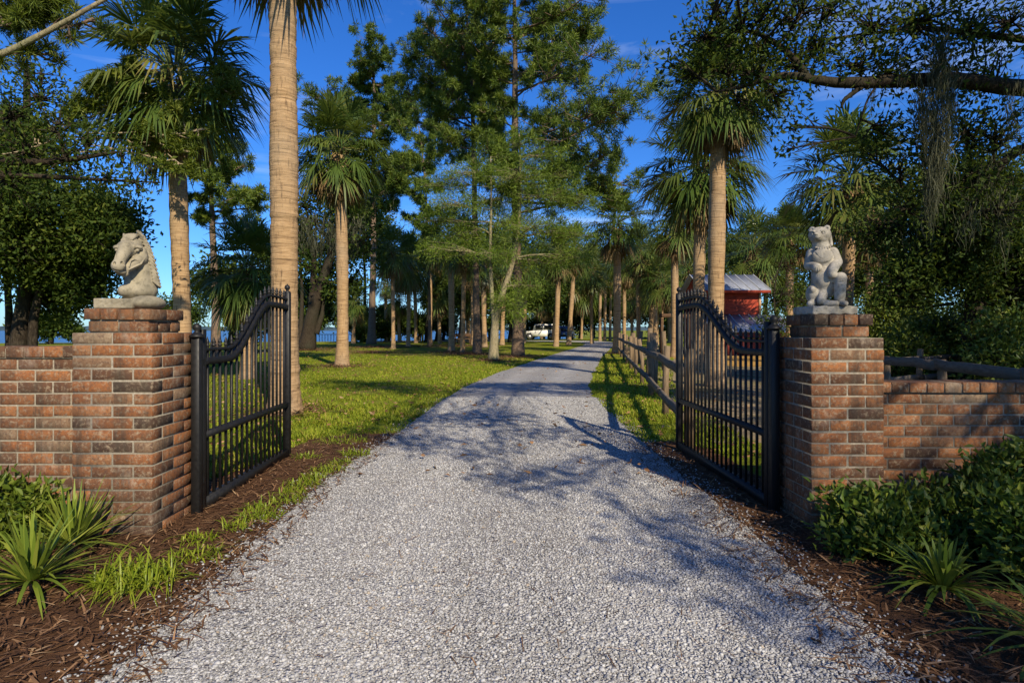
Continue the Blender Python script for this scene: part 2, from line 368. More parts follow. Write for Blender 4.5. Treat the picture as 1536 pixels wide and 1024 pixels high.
def water_mat():
    m, nt, out = newmat('lagoon_water'); n1 = noise(nt, 0.5, 4, 0.6, pos(nt, (0.4, 1.6, 1), 'World'))
    principled(nt, out, (0.015, 0.045, 0.095), 0.30, bump(nt, n1, 0.5, 0.3), spec=0.5); return m
M['water'] = water_mat()
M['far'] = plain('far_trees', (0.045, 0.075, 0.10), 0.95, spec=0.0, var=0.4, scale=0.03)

# ------------------------------------------------------------------ camera, sun, sky
cam = bpy.data.cameras.new('camera'); co = bpy.data.objects.new('camera', cam); COL.objects.link(co)
co.location = (0, 0, EYE); co.rotation_euler = (R(90), 0, 0)
cam.sensor_width = 36; cam.lens = 900 / 1536 * 36
cam.shift_x = (768 - 750) / 1536; cam.shift_y = -(512 - 495) / 1536
cam.clip_start = 0.05; cam.clip_end = 6000
scene.camera = co

SUN_AZ, SUN_EL = 24.0, 33.0       # degrees right of straight behind the camera, elevation
sd = Vector((math.sin(R(SUN_AZ)) * math.cos(R(SUN_EL)), -math.cos(R(SUN_AZ)) * math.cos(R(SUN_EL)), math.sin(R(SUN_EL))))
sl = bpy.data.lights.new('sun', 'SUN'); sl.energy = 5.0; sl.angle = R(0.5); sl.color = (1.0, 0.87, 0.65)
so = bpy.data.objects.new('sun', sl); COL.objects.link(so); so.rotation_euler = sd.to_track_quat('Z', 'Y').to_euler(); so.location = (6, -20, 20)

w = bpy.data.worlds.new('World'); scene.world = w; w.use_nodes = True
nt = w.node_tree; nt.nodes.clear()
sky = nt.nodes.new('ShaderNodeTexSky'); sky.sky_type = 'NISHITA'; sky.sun_disc = False
sky.sun_elevation = R(SUN_EL); sky.sun_rotation = R(180 - SUN_AZ); sky.air_density = 1.0; sky.dust_density = 0.3; sky.ozone_density = 3.0
hs = nt.nodes.new('ShaderNodeHueSaturation'); hs.inputs['Saturation'].default_value = 1.25; nt.links.new(sky.outputs[0], hs.inputs['Color'])
tintm = mixc(nt, 1.0, hs.outputs[0], (0.43, 0.70, 1.12), 'MULTIPLY')
tc = nt.nodes.new('ShaderNodeTexCoord'); mp = N(nt, 'ShaderNodeMapping'); mp.inputs['Scale'].default_value = (2.0, 2.0, 9.0); mp.inputs['Rotation'].default_value = (0.25, 0.35, 0)
nt.links.new(tc.outputs['Generated'], mp.inputs['Vector'])
cn = noise(nt, 1.5, 6, 0.55, mp.outputs[0], 0.6)
cf = ramp(nt, cn, [(0.56, (0, 0, 0)), (0.78, (0.42, 0.42, 0.42))])
skyc = mixc(nt, cf, tintm, (5.2, 6.2, 7.6))
bg = nt.nodes.new('ShaderNodeBackground'); bg.inputs['Strength'].default_value = 0.11
nt.links.new(skyc, bg.inputs['Color'])
wo = nt.nodes.new('ShaderNodeOutputWorld'); nt.links.new(bg.outputs[0], wo.inputs[0])
vs = scene.view_settings; vs.view_transform = 'Standard'; vs.look = 'None'; vs.exposure = 0.45; vs.gamma = 1.0
scene.cycles.max_bounces = 6; scene.cycles.diffuse_bounces = 3; scene.cycles.transparent_max_bounces = 4

# ------------------------------------------------------------------ ground, road, beds, water
LE = np.array([[-1.45, -4], [-1.40, 0], [-1.28, 1.92], [-1.30, 4.5], [-1.10, 6.7], [-0.96, 9.1], [-0.72, 11.7], [-0.10, 15.6], [1.06, 21.2], [3.36, 31.8], [5.9, 43], [7.4, 52], [7.2, 56.5], [5.0, 59.5]])
RE = np.array([[1.35, -4], [1.34, 0], [1.34, 1.92], [1.40, 3.33], [1.40, 4.58], [1.43, 6.28], [1.50, 8.6], [1.62, 10.5], [1.95, 13.0], [3.20, 19.6], [4.60, 26.8], [7.0, 37.7], [9.6, 50], [10.8, 57], [10.6, 62]])
def lx(y): return np.interp(y, LE[:12, 1], LE[:12, 0])
def rx(y): return np.interp(y, RE[:14, 1], RE[:14, 0])

def make_ground():
    xs = np.concatenate([np.linspace(-2500, -120, 12), np.linspace(-100, 160, 66), np.linspace(200, 2500, 12)])
    ys = np.concatenate([np.linspace(-60, -14, 8), np.linspace(-10, 120, 66), np.linspace(140, 3000, 14)])
    X, Y = np.meshgrid(xs, ys)
    shore = np.where(X < -9, 62 + 0.25 * (X + 9), np.where(X < 12, 78, 78 + (X - 12) * 12)); shore = np.where(X < -9, np.maximum(shore, 20), shore)
    Z = -np.clip((Y - shore) / 6.0, 0, 1) * 1.6
    V = np.stack([X, Y, Z], -1).reshape(-1, 3); nx, ny = len(xs), len(ys)
    i = np.arange(ny - 1)[:, None] * nx + np.arange(nx - 1)[None, :]
    F = np.stack([i, i + 1, i + nx + 1, i + nx], -1).reshape(-1, 4)
    struct(MB().add(V, F).build('ground', M['ground'], smooth=True))
    struct(MB().add([[-3000, 15, -0.6], [3000, 15, -0.6], [3000, 3500, -0.6], [-3000, 3500, -0.6]], [[0, 1, 2, 3]]).build('water', M['water']))
make_ground()

rng = np.random.default_rng(5)
def track(u): return np.exp(-((u - .30) / .085) ** 2) + np.exp(-((u - .70) / .085) ** 2)
def road():
    ys = np.concatenate([np.arange(-4, 12, 0.06), np.arange(12, 30, 0.2), np.arange(30, 55, 0.6)])
    k = np.clip(1 - ys / 40, 0.1, 1)
    def wob(s): 
        r = np.random.default_rng(s); a = r.normal(0, 1, len(ys)); a = np.convolve(a, np.ones(5) / 5, 'same'); return a * 0.055
    L = lx(ys) + wob(1); Rr = rx(ys) + wob(2)
    cols = 24; mb = MB(); V = []
    for c in range(cols + 1):
        u = c / cols
        V.append(np.stack([L * (1 - u) + Rr * u, ys, 0.006 + 0.025 * np.sin(math.pi * u) * np.ones_like(ys) * np.clip(1 - ys / 60, 0, 1)], -1))
    V = np.stack(V, 1).reshape(-1, 3); n = len(ys)
    i = np.arange(n - 1)[:, None] * (cols + 1) + np.arange(cols)[None, :]
    F = np.stack([i, i + 1, i + cols + 2, i + cols + 1], -1).reshape(-1, 4)
    U = np.tile(np.arange(cols + 1) / cols, n); mb.add(V, F, track(U))
    # the far bend, turning towards the parked cars
    th = np.linspace(0, 1, 12)[:, None]
    a = np.array([[lx(54.4), 54.4], [7.3, 57], [5.5, 59.2], [1, 60.2], [-14, 60.4]]); b = np.array([[rx(54.4), 54.4], [10.6, 59], [9.6, 63.2], [4, 65.4], [-14, 66]])
    a = spline(a, 14); b = spline(b, 14)
    V = np.concatenate([np.c_[a, np.full(14, 0.0065)], np.c_[b, np.full(14, 0.0065)]]); j = np.arange(13)
    mb.add(V, np.stack([j, j + 14, j + 15, j + 1], -1))
    struct(mb.build('gravel_road', M['gravel'], smooth=True))
road()

# mulch beds
LB = np.array([[-9, 0.2], [-9, 3.9], [-2.75, 3.95], [-2.3, 4.0], [-2.05, 5.0], [-1.95, 6.2], [-1.6, 6.5], [-1.0, 6.6], [-1.15, 4.5], [-1.1, 1.9], [-1.2, 0.2]])
RB = np.array([[1.1, 0.2], [1.1, 1.9], [1.15, 3.3], [1.15, 4.6], [1.25, 6.0], [1.75, 6.1], [2.0, 5.6], [2.0, 4.1], [9, 4.2], [9, 0.2]])
def inside(poly, x, y):
    r = np.zeros(len(x), bool); n = len(poly); j = n - 1
    for i in range(n):
        xi, yi = poly[i]; xj, yj = poly[j]
        c = ((yi > y) != (yj > y)) & (x < (xj - xi) * (y - yi) / (yj - yi + 1e-12) + xi); r ^= c; j = i
    return r
def bed(poly, z):
    pts = []
    n = len(poly)
    for i in range(n):
        a, b = poly[i], poly[(i + 1) % n]; m = max(1, int(np.linalg.norm(b - a) / 0.08)); 
        for k in range(m): pts.append(a + (b - a) * k / m + rng.normal(0, 0.02, 2))
    pts = np.array(pts); me = bpy.data.meshes.new('mulch_bed')
    me.from_pydata([(p[0], p[1], z) for p in pts], [], [list(range(len(pts)))]); me.materials.append(M['mulch'])
    o = bpy.data.objects.new('mulch_bed', me); COL.objects.link(o); struct(o)
bed(LB, 0.004); bed(RB[::-1], 0.004)
me = bpy.data.meshes.new('paddock'); me.from_pydata([(2.15, 6, .004), (3.05, 12, .004), (4.3, 19.5, .004), (7.9, 40, .004), (30, 40, .004), (30, 6, .004)], [], [[5, 4, 3, 2, 1, 0]])
me.materials.append(M['dirt']); o = bpy.data.objects.new('paddock_dirt', me); COL.objects.link(o); struct(o)
me = bpy.data.meshes.new('sand'); me.from_pydata([(7.2, 18.5, .008), (6.8, 26, .008), (15, 26, .008), (15, 18.5, .008)], [], [[3, 2, 1, 0]])
me.materials.append(M['ochre']); o = bpy.data.objects.new('sand_patch', me); COL.objects.link(o); struct(o)

def icos():
    p = (1 + 5 ** .5) / 2
    V = nrm(np.array([[-1, p, 0], [1, p, 0], [-1, -p, 0], [1, -p, 0], [0, -1, p], [0, 1, p], [0, -1, -p], [0, 1, -p], [p, 0, -1], [p, 0, 1], [-p, 0, -1], [-p, 0, 1]], float))
    F = np.array([[0, 11, 5], [0, 5, 1], [0, 1, 7], [0, 7, 10], [0, 10, 11], [1, 5, 9], [5, 11, 4], [11, 10, 2], [10, 7, 6], [7, 1, 8], [3, 9, 4], [3, 4, 2], [3, 2, 6], [3, 6, 8], [3, 8, 9], [4, 9, 5], [2, 4, 11], [6, 2, 10], [8, 6, 7], [9, 8, 1]])
    return V, F
ICO_V, ICO_F = icos()
def stones():
    rng = np.random.default_rng(11)
    n = 135000
    y = 1.45 + rng.random(n) ** 1.9 * 8.5
    e = rng.normal(0, 0.085, n); u = rng.random(n)
    x = lx(y) + (rx(y) - lx(y)) * u
    k = rng.random(n) < 0.05
    x = np.where(k, np.where(rng.random(n) < 0.5, lx(y) + e - 0.02, rx(y) + e + 0.02), x)
    s = rng.lognormal(math.log(0.0041), 0.27, n) * (1 + 0.05 * y)
    edge = np.minimum(abs(x - lx(y)), abs(x - rx(y)))
    z = 0.006 + 0.025 * np.sin(math.pi * np.clip((x - lx(y)) / (rx(y) - lx(y)), 0, 1)) + s * 0.25
    sc = np.stack([s * rng.uniform(.8, 1.5, n), s * rng.uniform(.7, 1.2, n), s * rng.uniform(.45, .8, n)], -1)
    a = rng.uniform(0, 6.28, n); t = rng.normal(0, 0.35, n)
    V = ICO_V[None] * (1 + rng.normal(0, 0.14, (n, 12, 1))) * sc[:, None, :]
    X = V[..., 0] * np.cos(t)[:, None] - V[..., 2] * np.sin(t)[:, None]; Zz = V[..., 0] * np.sin(t)[:, None] + V[..., 2] * np.cos(t)[:, None]; Y = V[..., 1]
    V = np.stack([X * np.cos(a)[:, None] - Y * np.sin(a)[:, None] + x[:, None], X * np.sin(a)[:, None] + Y * np.cos(a)[:, None] + y[:, None], Zz + z[:, None]], -1).reshape(-1, 3)
    F = (ICO_F[None] + np.arange(n)[:, None, None] * 12).reshape(-1, 3)
    o = MB().add(V, F, np.repeat(np.clip(rng.random(n) * .84 + .22 * (track(np.clip((x - lx(y)) / (rx(y) - lx(y)), 0, 1)) - .45) * rng.random(n) + .25 * (rng.random(n) < .05 + .10 * (np.sin(x * 2.3 + 1.5 * np.sin(y * 1.3)) * np.sin(y * 1.9 + x) > .25)) + np.where(edge < .12, -.12, 0), 0, 1), 12)).build('gravel_stones', M['pebble'], smooth=False); struct(o, 'stuff')
stones()
def straw():
    rng = np.random.default_rng(12); mb = MB()
    for poly, x0, x1, n in ((LB, -4.2, -0.95, 21000), (RB, 1.0, 4.2, 17000)):
        y = 1.3 + rng.random(n) ** 1.4 * 5.3; x = rng.uniform(x0, x1, n)
        ins = inside(poly, x, y)
        near = (np.abs(x - np.where(x < 0, lx(y), rx(y))) < np.abs(rng.normal(0, 0.06, n))) & (y < 6)
        m = ins | near; x, y = x[m], y[m]; n2 = len(x); a = rng.uniform(0, 6.28, n2)
        d = np.stack([np.cos(a), np.sin(a), rng.normal(0.05, 0.22, n2)], -1)
        blades(mb, np.stack([x, y, 0.008 + rng.random(n2) * 0.018], -1), d, rng.uniform(0.03, 0.11, n2), rng.uniform(0.004, 0.011, n2), rng.uniform(0, 0.25, n2), rng.random(n2) ** 1.3, 2)
    struct(mb.build('bark_mulch', M['straw']), 'stuff')
straw()
def lawn():
    rng = np.random.default_rng(13); mb = MB()
    def scatter(n, y0, y1, pw, xf, hl):
        y = y0 + rng.random(n) ** pw * (y1 - y0); x = xf(y, n)
        cl = np.sin(x * 3.1 + 1.7 * np.sin(y * 2.3)) * np.sin(y * 2.7 + x * 1.1) + 0.5 * np.sin(x * 9 + y * 7)
        keep = rng.random(n) < (0.55 + 0.35 * cl)
        keep &= ~inside(LB, x, y) & ~inside(RB, x, y)
        keep &= ~((x > lx(y) + rng.normal(0, 0.03, n)) & (x < rx(y) + rng.normal(0, 0.03, n)))
        x, y, cl = x[keep], y[keep], cl[keep]; k = len(x); a = rng.uniform(0, 6.28, k)
        d = np.stack([np.cos(a) * .55, np.sin(a) * .55, np.ones(k)], -1)
        L = rng.uniform(0.5, 1.2, k) * hl * (1 + 0.35 * cl) * (1 + 0.012 * y)
        blades(mb, np.stack([x, y, np.zeros(k)], -1), d, L, rng.uniform(0.004, 0.008, k) * (1 + 0.10 * y), rng.uniform(0.1, 0.6, k), np.clip(rng.normal(0.45, 0.22, k) + 0.1 * cl, 0, 1), 2)
    scatter(110000, 4.4, 26, 1.7, lambda y, n: lx(y) - rng.random(n) ** 1.2 * (1.5 + y * 0.55), 0.06)
    scatter(26000, 4.4, 9, 1.2, lambda y, n: lx(y) - rng.random(n) * 2.4, 0.075)
    scatter(36000, 5.4, 24, 1.5, lambda y, n: rx(y) + rng.random(n) * (0.5 + 0.1 * y), 0.07)
    struct(mb.build('lawn_grass', M['grass']), 'stuff')
lawn()

# ------------------------------------------------------------------ brick pillars and walls
def brick(mb, lo, hi, rng, tone):
    j = rng.normal(0, 0.0008, 3); lo = np.array(lo) + j; hi = np.array(hi) + j + rng.normal(0, 0.0008, 3)
    box(mb, lo, hi, np.clip(rng.normal(tone, 0.27), 0, 1), 0.003)
CH = 0.0667; JT = 0.009
def pillar(label, x0, y0, wd, dp, n, rng, tone, zlow):
    t = thing('brick_pillar', label, 'brick pillar', (x0 + wd / 2, y0 + dp / 2, 0), 'brick gate pillars')
    org = np.array(t.location); mb = MB(); mo = MB(); h = 0.1; 
    def course(z0, x0, y0, wd, dp, odd, hgt=CH, proud=0.0):
        lo_z, hi_z = z0 + JT / 2, z0 + hgt - JT / 2; q = JT / 2
        fx = (wd - 0.0) / 2; fy = dp / 2
        if odd:   # long bricks run along the sides, one stretcher shows on front
            for sx in (x0, x0 + wd - h):
                for k in range(2): brick(mb, (sx, y0 + k * fy + (q if k else 0), lo_z), (sx + h, y0 + (k + 1) * fy - (q if not k else 0), hi_z), rng, tone)
            for sy in (y0, y0 + dp - h): brick(mb, (x0 + h + JT, sy, lo_z), (x0 + wd - h - JT, sy + h, hi_z), rng, tone)
        else:
            for sy in (y0, y0 + dp - h):
                for k in range(2): brick(mb, (x0 + k * fx + (q if k else 0), sy, lo_z), (x0 + (k + 1) * fx - (q if not k else 0), sy + h, hi_z), rng, tone)
            for sx in (x0, x0 + wd - h): brick(mb, (sx, y0 + h + JT, lo_z), (sx + h, y0 + dp - h - JT, hi_z), rng, tone)
    ztop = zlow + n * CH
    for i in range(-1, n): course(zlow + i * CH, x0, y0, wd, dp, i % 2)
    box(mo, (x0 + .0032, y0 + .0032, zlow - CH), (x0 + wd - .0032, y0 + dp - .0032, ztop - 0.003))
    mb.build('shaft', M['brick'], t, org); mo.build('mortar', M['mortar'], t, org)
    mb = MB(); mo = MB(); d1, d2 = 0.053, 0.034
    course(ztop, x0 + d1, y0 + d1, wd - 2 * d1, dp - 2 * d1, 0)
    # top course: rowlock headers all round
    z0 = ztop + CH; X0, Y0, W, D = x0 + d2, y0 + d2, wd - 2 * d2, dp - 2 * d2
    nb = 4; st = W / nb
    for r_ in range(2):
        for k in range(nb): brick(mb, (X0 + k * st + .004, Y0 + r_ * D / 2 + .004, z0 + .004), (X0 + (k + 1) * st - .004, Y0 + (r_ + 1) * D / 2 - .004, z0 + CH - .002), rng, tone - .12)
    box(mo, (x0 + d1 + .006, y0 + d1 + .006, ztop - .003), (x0 + wd - d1 - .006, y0 + dp - d1 - .006, z0 + CH - .012))
    c = mb.build('cap', M['brick'], t, org); mo.build('cap_mortar', M['mortar'], t, org)
    return z0 + CH
rb = np.random.default_rng(21)
LP = (-2.354, 3.30, 0.44, 0.44); RP = (1.765, 3.40, 0.412, 0.42)
lz = pillar('left brick gate pillar carrying the carved horse head', *LP, 17, rb, 0.42, -0.016)
rz = pillar('right brick gate pillar carrying the seated bear statue', *RP, 17, rb, 0.46, -0.046)

def brick_wall(label, x0, x1, y, n, zlow, rng, tone, first):
    t = thing('brick_wall', label, 'brick wall', ((x0 + x1) / 2, y + .1, 0), 'low brick garden walls'); org = np.array(t.location)
    mb = MB(); mo = MB(); L = 0.203; th = 0.2
    for i in range(-1, n):
        off = (L / 2 if i % 2 else 0) ; z0 = zlow + i * CH; x = x1 + off if first == 'r' else x0 - off
        xs = np.arange(x0 - L, x1 + L, L) + off
        for xx in xs:
            a, b = max(xx + JT / 2, x0 + .003), min(xx + L - JT / 2, x1 - .003)
            if b - a < 0.03: continue
            for yy in (y, y + th - 0.09): brick(mb, (a, yy, z0 + JT / 2), (b, yy + 0.09, z0 + CH - JT / 2), rng, tone)
    zt = zlow + n * CH
    box(mo, (x0, y + .004, zlow - CH), (x1, y + th - .004, zt - .002))
    mb.build('masonry', M['brick'], t, org); mo.build('mortar', M['mortar'], t, org)
    mb = MB(); mo = MB(); st = 0.108
    for k in range(int((x1 - x0) / st)):
        a = x0 + k * st if first == 'r' else x1 - (k + 1) * st
        brick(mb, (a + .004, y - .016, zt + .004), (a + st - .004, y + th + .016, zt + CH - .002), rng, tone - 0.1)
    box(mo, (x0 + .002, y - .008, zt - .002), (x1 - .002, y + th + .008, zt + CH - .012))
    mb.build('coping', M['brick'], t, org); mo.build('coping_mortar', M['mortar'], t, org)
brick_wall('brick wall with dark coping running left from the horse pillar', -7.5, LP[0], 3.39, 14, 0.038, rb, 0.5, 'l')
brick_wall('low shaded brick wall behind the glossy shrubs at right', RP[0] + RP[2], 7.5, 3.68, 11, 0.010, rb, 0.62, 'r')

# ------------------------------------------------------------------ statues (signed distance fields, surfaced once)
def surface(f, org, h):
    s = f < 0; nx, ny, nz = f.shape; acc = np.zeros((nx - 1, ny - 1, nz - 1, 3)); cnt = np.zeros((nx - 1, ny - 1, nz - 1))
    cs = [(i, j, k) for i in (0, 1) for j in (0, 1) for k in (0, 1)]
    sl_ = lambda c: tuple(slice(c[q], f.shape[q] - 1 + c[q]) for q in range(3))
    for a in cs:
        for q in range(3):
            if a[q] == 0:
                b = list(a); b[q] = 1; fa, fb = f[sl_(a)], f[sl_(tuple(b))]; m = (fa < 0) != (fb < 0)
                t = np.where(m, fa / np.where(m, fa - fb, 1), 0)
                p = np.zeros(m.shape + (3,)); p[...] = a; p[..., q] += t
                acc[m] += p[m]; cnt[m] += 1
    on = cnt > 0; idx = np.full(on.shape, -1); idx[on] = np.arange(on.sum())
    V = (np.argwhere(on) + acc[on] / cnt[on][:, None]) * h + org; F = []
    for q in range(3):
        o1, o2 = (q + 1) % 3, (q + 2) % 3
        a = [slice(1, -1)] * 3; a[q] = slice(0, f.shape[q] - 1); b = list(a); b[q] = slice(1, f.shape[q])
        sa, sb = s[tuple(a)], s[tuple(b)]; m = sa != sb; I = np.argwhere(m)
        if not len(I): continue
        base = I.copy(); base[:, o1] += 1; base[:, o2] += 1
        def cell(d1, d2):
            c = base.copy(); c[:, o1] -= d1; c[:, o2] -= d2; return idx[c[:, 0], c[:, 1], c[:, 2]]
        q4 = np.stack([cell(1, 1), cell(0, 1), cell(0, 0), cell(1, 0)], -1)
        fl = ~sa[m]; q4[fl] = q4[fl][:, ::-1]; F.append(q4)
    return V, np.concatenate(F)
class SDF:
    def __init__(self, lo, hi, h):
        self.h = h; self.lo = np.array(lo, float)
        ax = [np.arange(lo[q], hi[q], h) for q in range(3)]
        self.p = np.stack(np.meshgrid(*ax, indexing='ij'), -1).astype(np.float32); self.f = np.full(self.p.shape[:3], 9.0, np.float32)
    def ell(self, c, r, rot=None):
        q = self.p - np.array(c, np.float32)
        if rot is not None: q = q @ np.array(rot, np.float32)
        r = np.array(r, np.float32); k0 = np.linalg.norm(q / r, axis=-1); k1 = np.linalg.norm(q / r ** 2, axis=-1) + 1e-9
        return k0 * (k0 - 1) / k1
    def cone(self, a, b, ra, rb_):
        a = np.array(a, np.float32); b = np.array(b, np.float32); ab = b - a; q = self.p - a
        t = np.clip((q @ ab) / (ab @ ab), 0, 1); return np.linalg.norm(q - t[..., None] * ab, axis=-1) - (ra + (rb_ - ra) * t)
    def bx(self, c, r, rd=0.0):
        q = np.abs(self.p - np.array(c, np.float32)) - (np.array(r, np.float32) - rd)
        return np.linalg.norm(np.maximum(q, 0), axis=-1) + np.minimum(q.max(-1), 0) - rd
    def add(self, d, k=0.01):
        hh = np.clip(0.5 + 0.5 * (self.f - d) / k, 0, 1); self.f = self.f * (1 - hh) + d * hh - k * hh * (1 - hh)
    def cut(self, d, k=0.004):
        d = -d; hh = np.clip(0.5 - 0.5 * (self.f - d) / k, 0, 1); self.f = self.f * (1 - hh) + d * hh + k * hh * (1 - hh)
    def out(self): return surface(self.f, self.lo, self.h)

def turn(V, deg, k):
    a = R(deg); V = V * [k, 1, 1]; return np.stack([V[:, 0] * math.cos(a) - V[:, 1] * math.sin(a), V[:, 0] * math.sin(a) + V[:, 1] * math.cos(a), V[:, 2]], -1)
def horse():
    s = 0.00068
    def T(x, y, d=0): return ((x - 465) * s, d * s, (690 - y) * s)
    S = SDF((-0.19, -0.19, -0.012), (0.19, 0.15, 0.42), 0.0028)
    def C(a, b, r1, r2, k): S.add(S.cone(T(*a), T(*b), r1 * s, r2 * s), k)
    def E(c, r, k): S.add(S.ell(T(*c), tuple(q * s for q in r)), k)
    # neck set back behind the jaw, chest at its foot
    C((500, 300, 85), (515, 590, 70), 78, 112, .006); C((440, 470, 75), (420, 640, 45), 66, 84, .012)
    E((378, 640, 15), (80, 80, 58), .012); E((565, 620, 70), (84, 90, 88), .014); E((480, 640, 30), (120, 90, 60), .012)
    C((560, 330, 60), (590, 560, 40), 30, 42, .010)
    # skull, face plate, muzzle
    E((418, 255, 20), (98, 90, 80), .008); E((385, 285, -40), (98, 70, 70), .012)
    C((372, 285, -70), (318, 415, -150), 66, 48, .010); E((312, 446, -158), (62, 60, 56), .008); E((330, 496, -128), (46, 44, 22), .006)
    C((500, 352, 0), (372, 462, -105), 62, 38, .008); E((508, 335, 5), (50, 58, 80), .008)
    # brows, eyes, cheek ridge
    E((300, 284, -62), (36, 34, 22), .006); E((468, 272, -66), (46, 30, 20), .006); C((440, 268, -92), (500, 285, -60), 14, 12, .005)
    S.cut(S.ell(T(468, 298, -92), (28 * s, 22 * s, 16 * s)), .005); E((468, 299, -76), (18, 16, 13), .002)
    S.cut(S.ell(T(288, 308, -92), (20 * s, 22 * s, 15 * s)), .005); E((292, 308, -78), (13, 13, 11), .002)
    S.cut(S.cone(T(448, 335, -95), T(392, 400, -140), 15 * s, 9 * s), .010); S.cut(S.cone(T(312, 330, -120), T(290, 385, -160), 10 * s, 8 * s), .008)
    # nostrils, mouth
    S.cut(S.ell(T(345, 424, -208), (16 * s, 30 * s, 16 * s)), .004); S.cut(S.ell(T(280, 430, -205), (13 * s, 26 * s, 16 * s)), .004)
    C((322, 436, -206), (362, 448, -190), 9, 8, .004)
    for a, b in (((258, 478, -180), (305, 492, -198)), ((305, 492, -198), (362, 480, -172)), ((362, 480, -172), (440, 448, -112))):
        S.cut(S.cone(T(*a), T(*b), 8 * s, 7 * s), .003)
    C((352, 522, -112), (388, 505, -105), 15, 12, .004)
    # halter
    for a, b in (((412, 395, -122), (398, 445, -140)), ((398, 445, -140), (384, 512, -118)), ((400, 468, -135), (500, 412, -72)), ((500, 412, -72), (545, 335, -35)), ((412, 395, -122), (440, 380, -105)), ((440, 380, -105), (475, 385, -82))):
        C(a, b, 7, 7, .002)
    # ears and forelock
    C((485, 205, 25), (492, 128, 25), 34, 9, .006); S.cut(S.ell(T(475, 172, -12), (13 * s, 24 * s, 28 * s)), .004); C((365, 200, 15), (352, 158, 20), 28, 10, .006)
    for k in range(5): C((455 - 20 * k, 168 - 2 * k + k * k, -15), (425 - 22 * k, 205 + 4 * k, -62), 20, 10, .003)
    # mane: overlapping curls down the crest
    mn = spline([(512, 155, 45), (552, 215, 65), (590, 300, 80), (614, 400, 80), (638, 500, 70), (652, 575, 55)], 15)
    for k, q in enumerate(mn):
        C((q[0] - 40, q[1] - 22, q[2] - 62), (q[0] + 6, q[1] + 16, q[2] - 66), 15, 9, .002)
        C((q[0] - 24, q[1] - 14, q[2] - 20), (q[0] + 20, q[1] + 20, q[2] - 24), 19, 9, .002)
        C((q[0] - 30, q[1], q[2] + 20), (q[0] + 14, q[1] + 26, q[2] + 30), 20, 9, .003)
    V, F = S.out()
    base = np.array([wx(202, 3.5), 3.51, lz])
    t = thing('horse_head_statue', 'tan stone horse head bust with carved mane on the left pillar', 'statue', tuple(base))
    MB().add(turn(V, 31, .86) + np.array([0.008, 0.0, 0.073]), F).build('bust', M['sandstone'], t, smooth=True)
    S = SDF((-0.19, -0.15, -0.004), (0.20, 0.15, 0.10), 0.0036)
    S.add(S.bx((-0.055, -0.01, 0.029), (0.11, 0.115, 0.029), .005), .003); S.add(S.ell((0.075, -0.01, 0.034), (0.088, 0.115, 0.046)), .008)
    S.cut(S.bx((0, 0, -0.02), (0.5, 0.5, 0.02)), .001)
    for k in range(4): S.cut(S.cone((-0.145 + .05 * k, -.128, .02), (-0.115 + .05 * k, -.128, .036), .006, .006), .004)
    V, F = S.out(); MB().add(V + [0, 0, 0.0005], F).build('plinth', M['sandstone'], t, smooth=True)
horse()

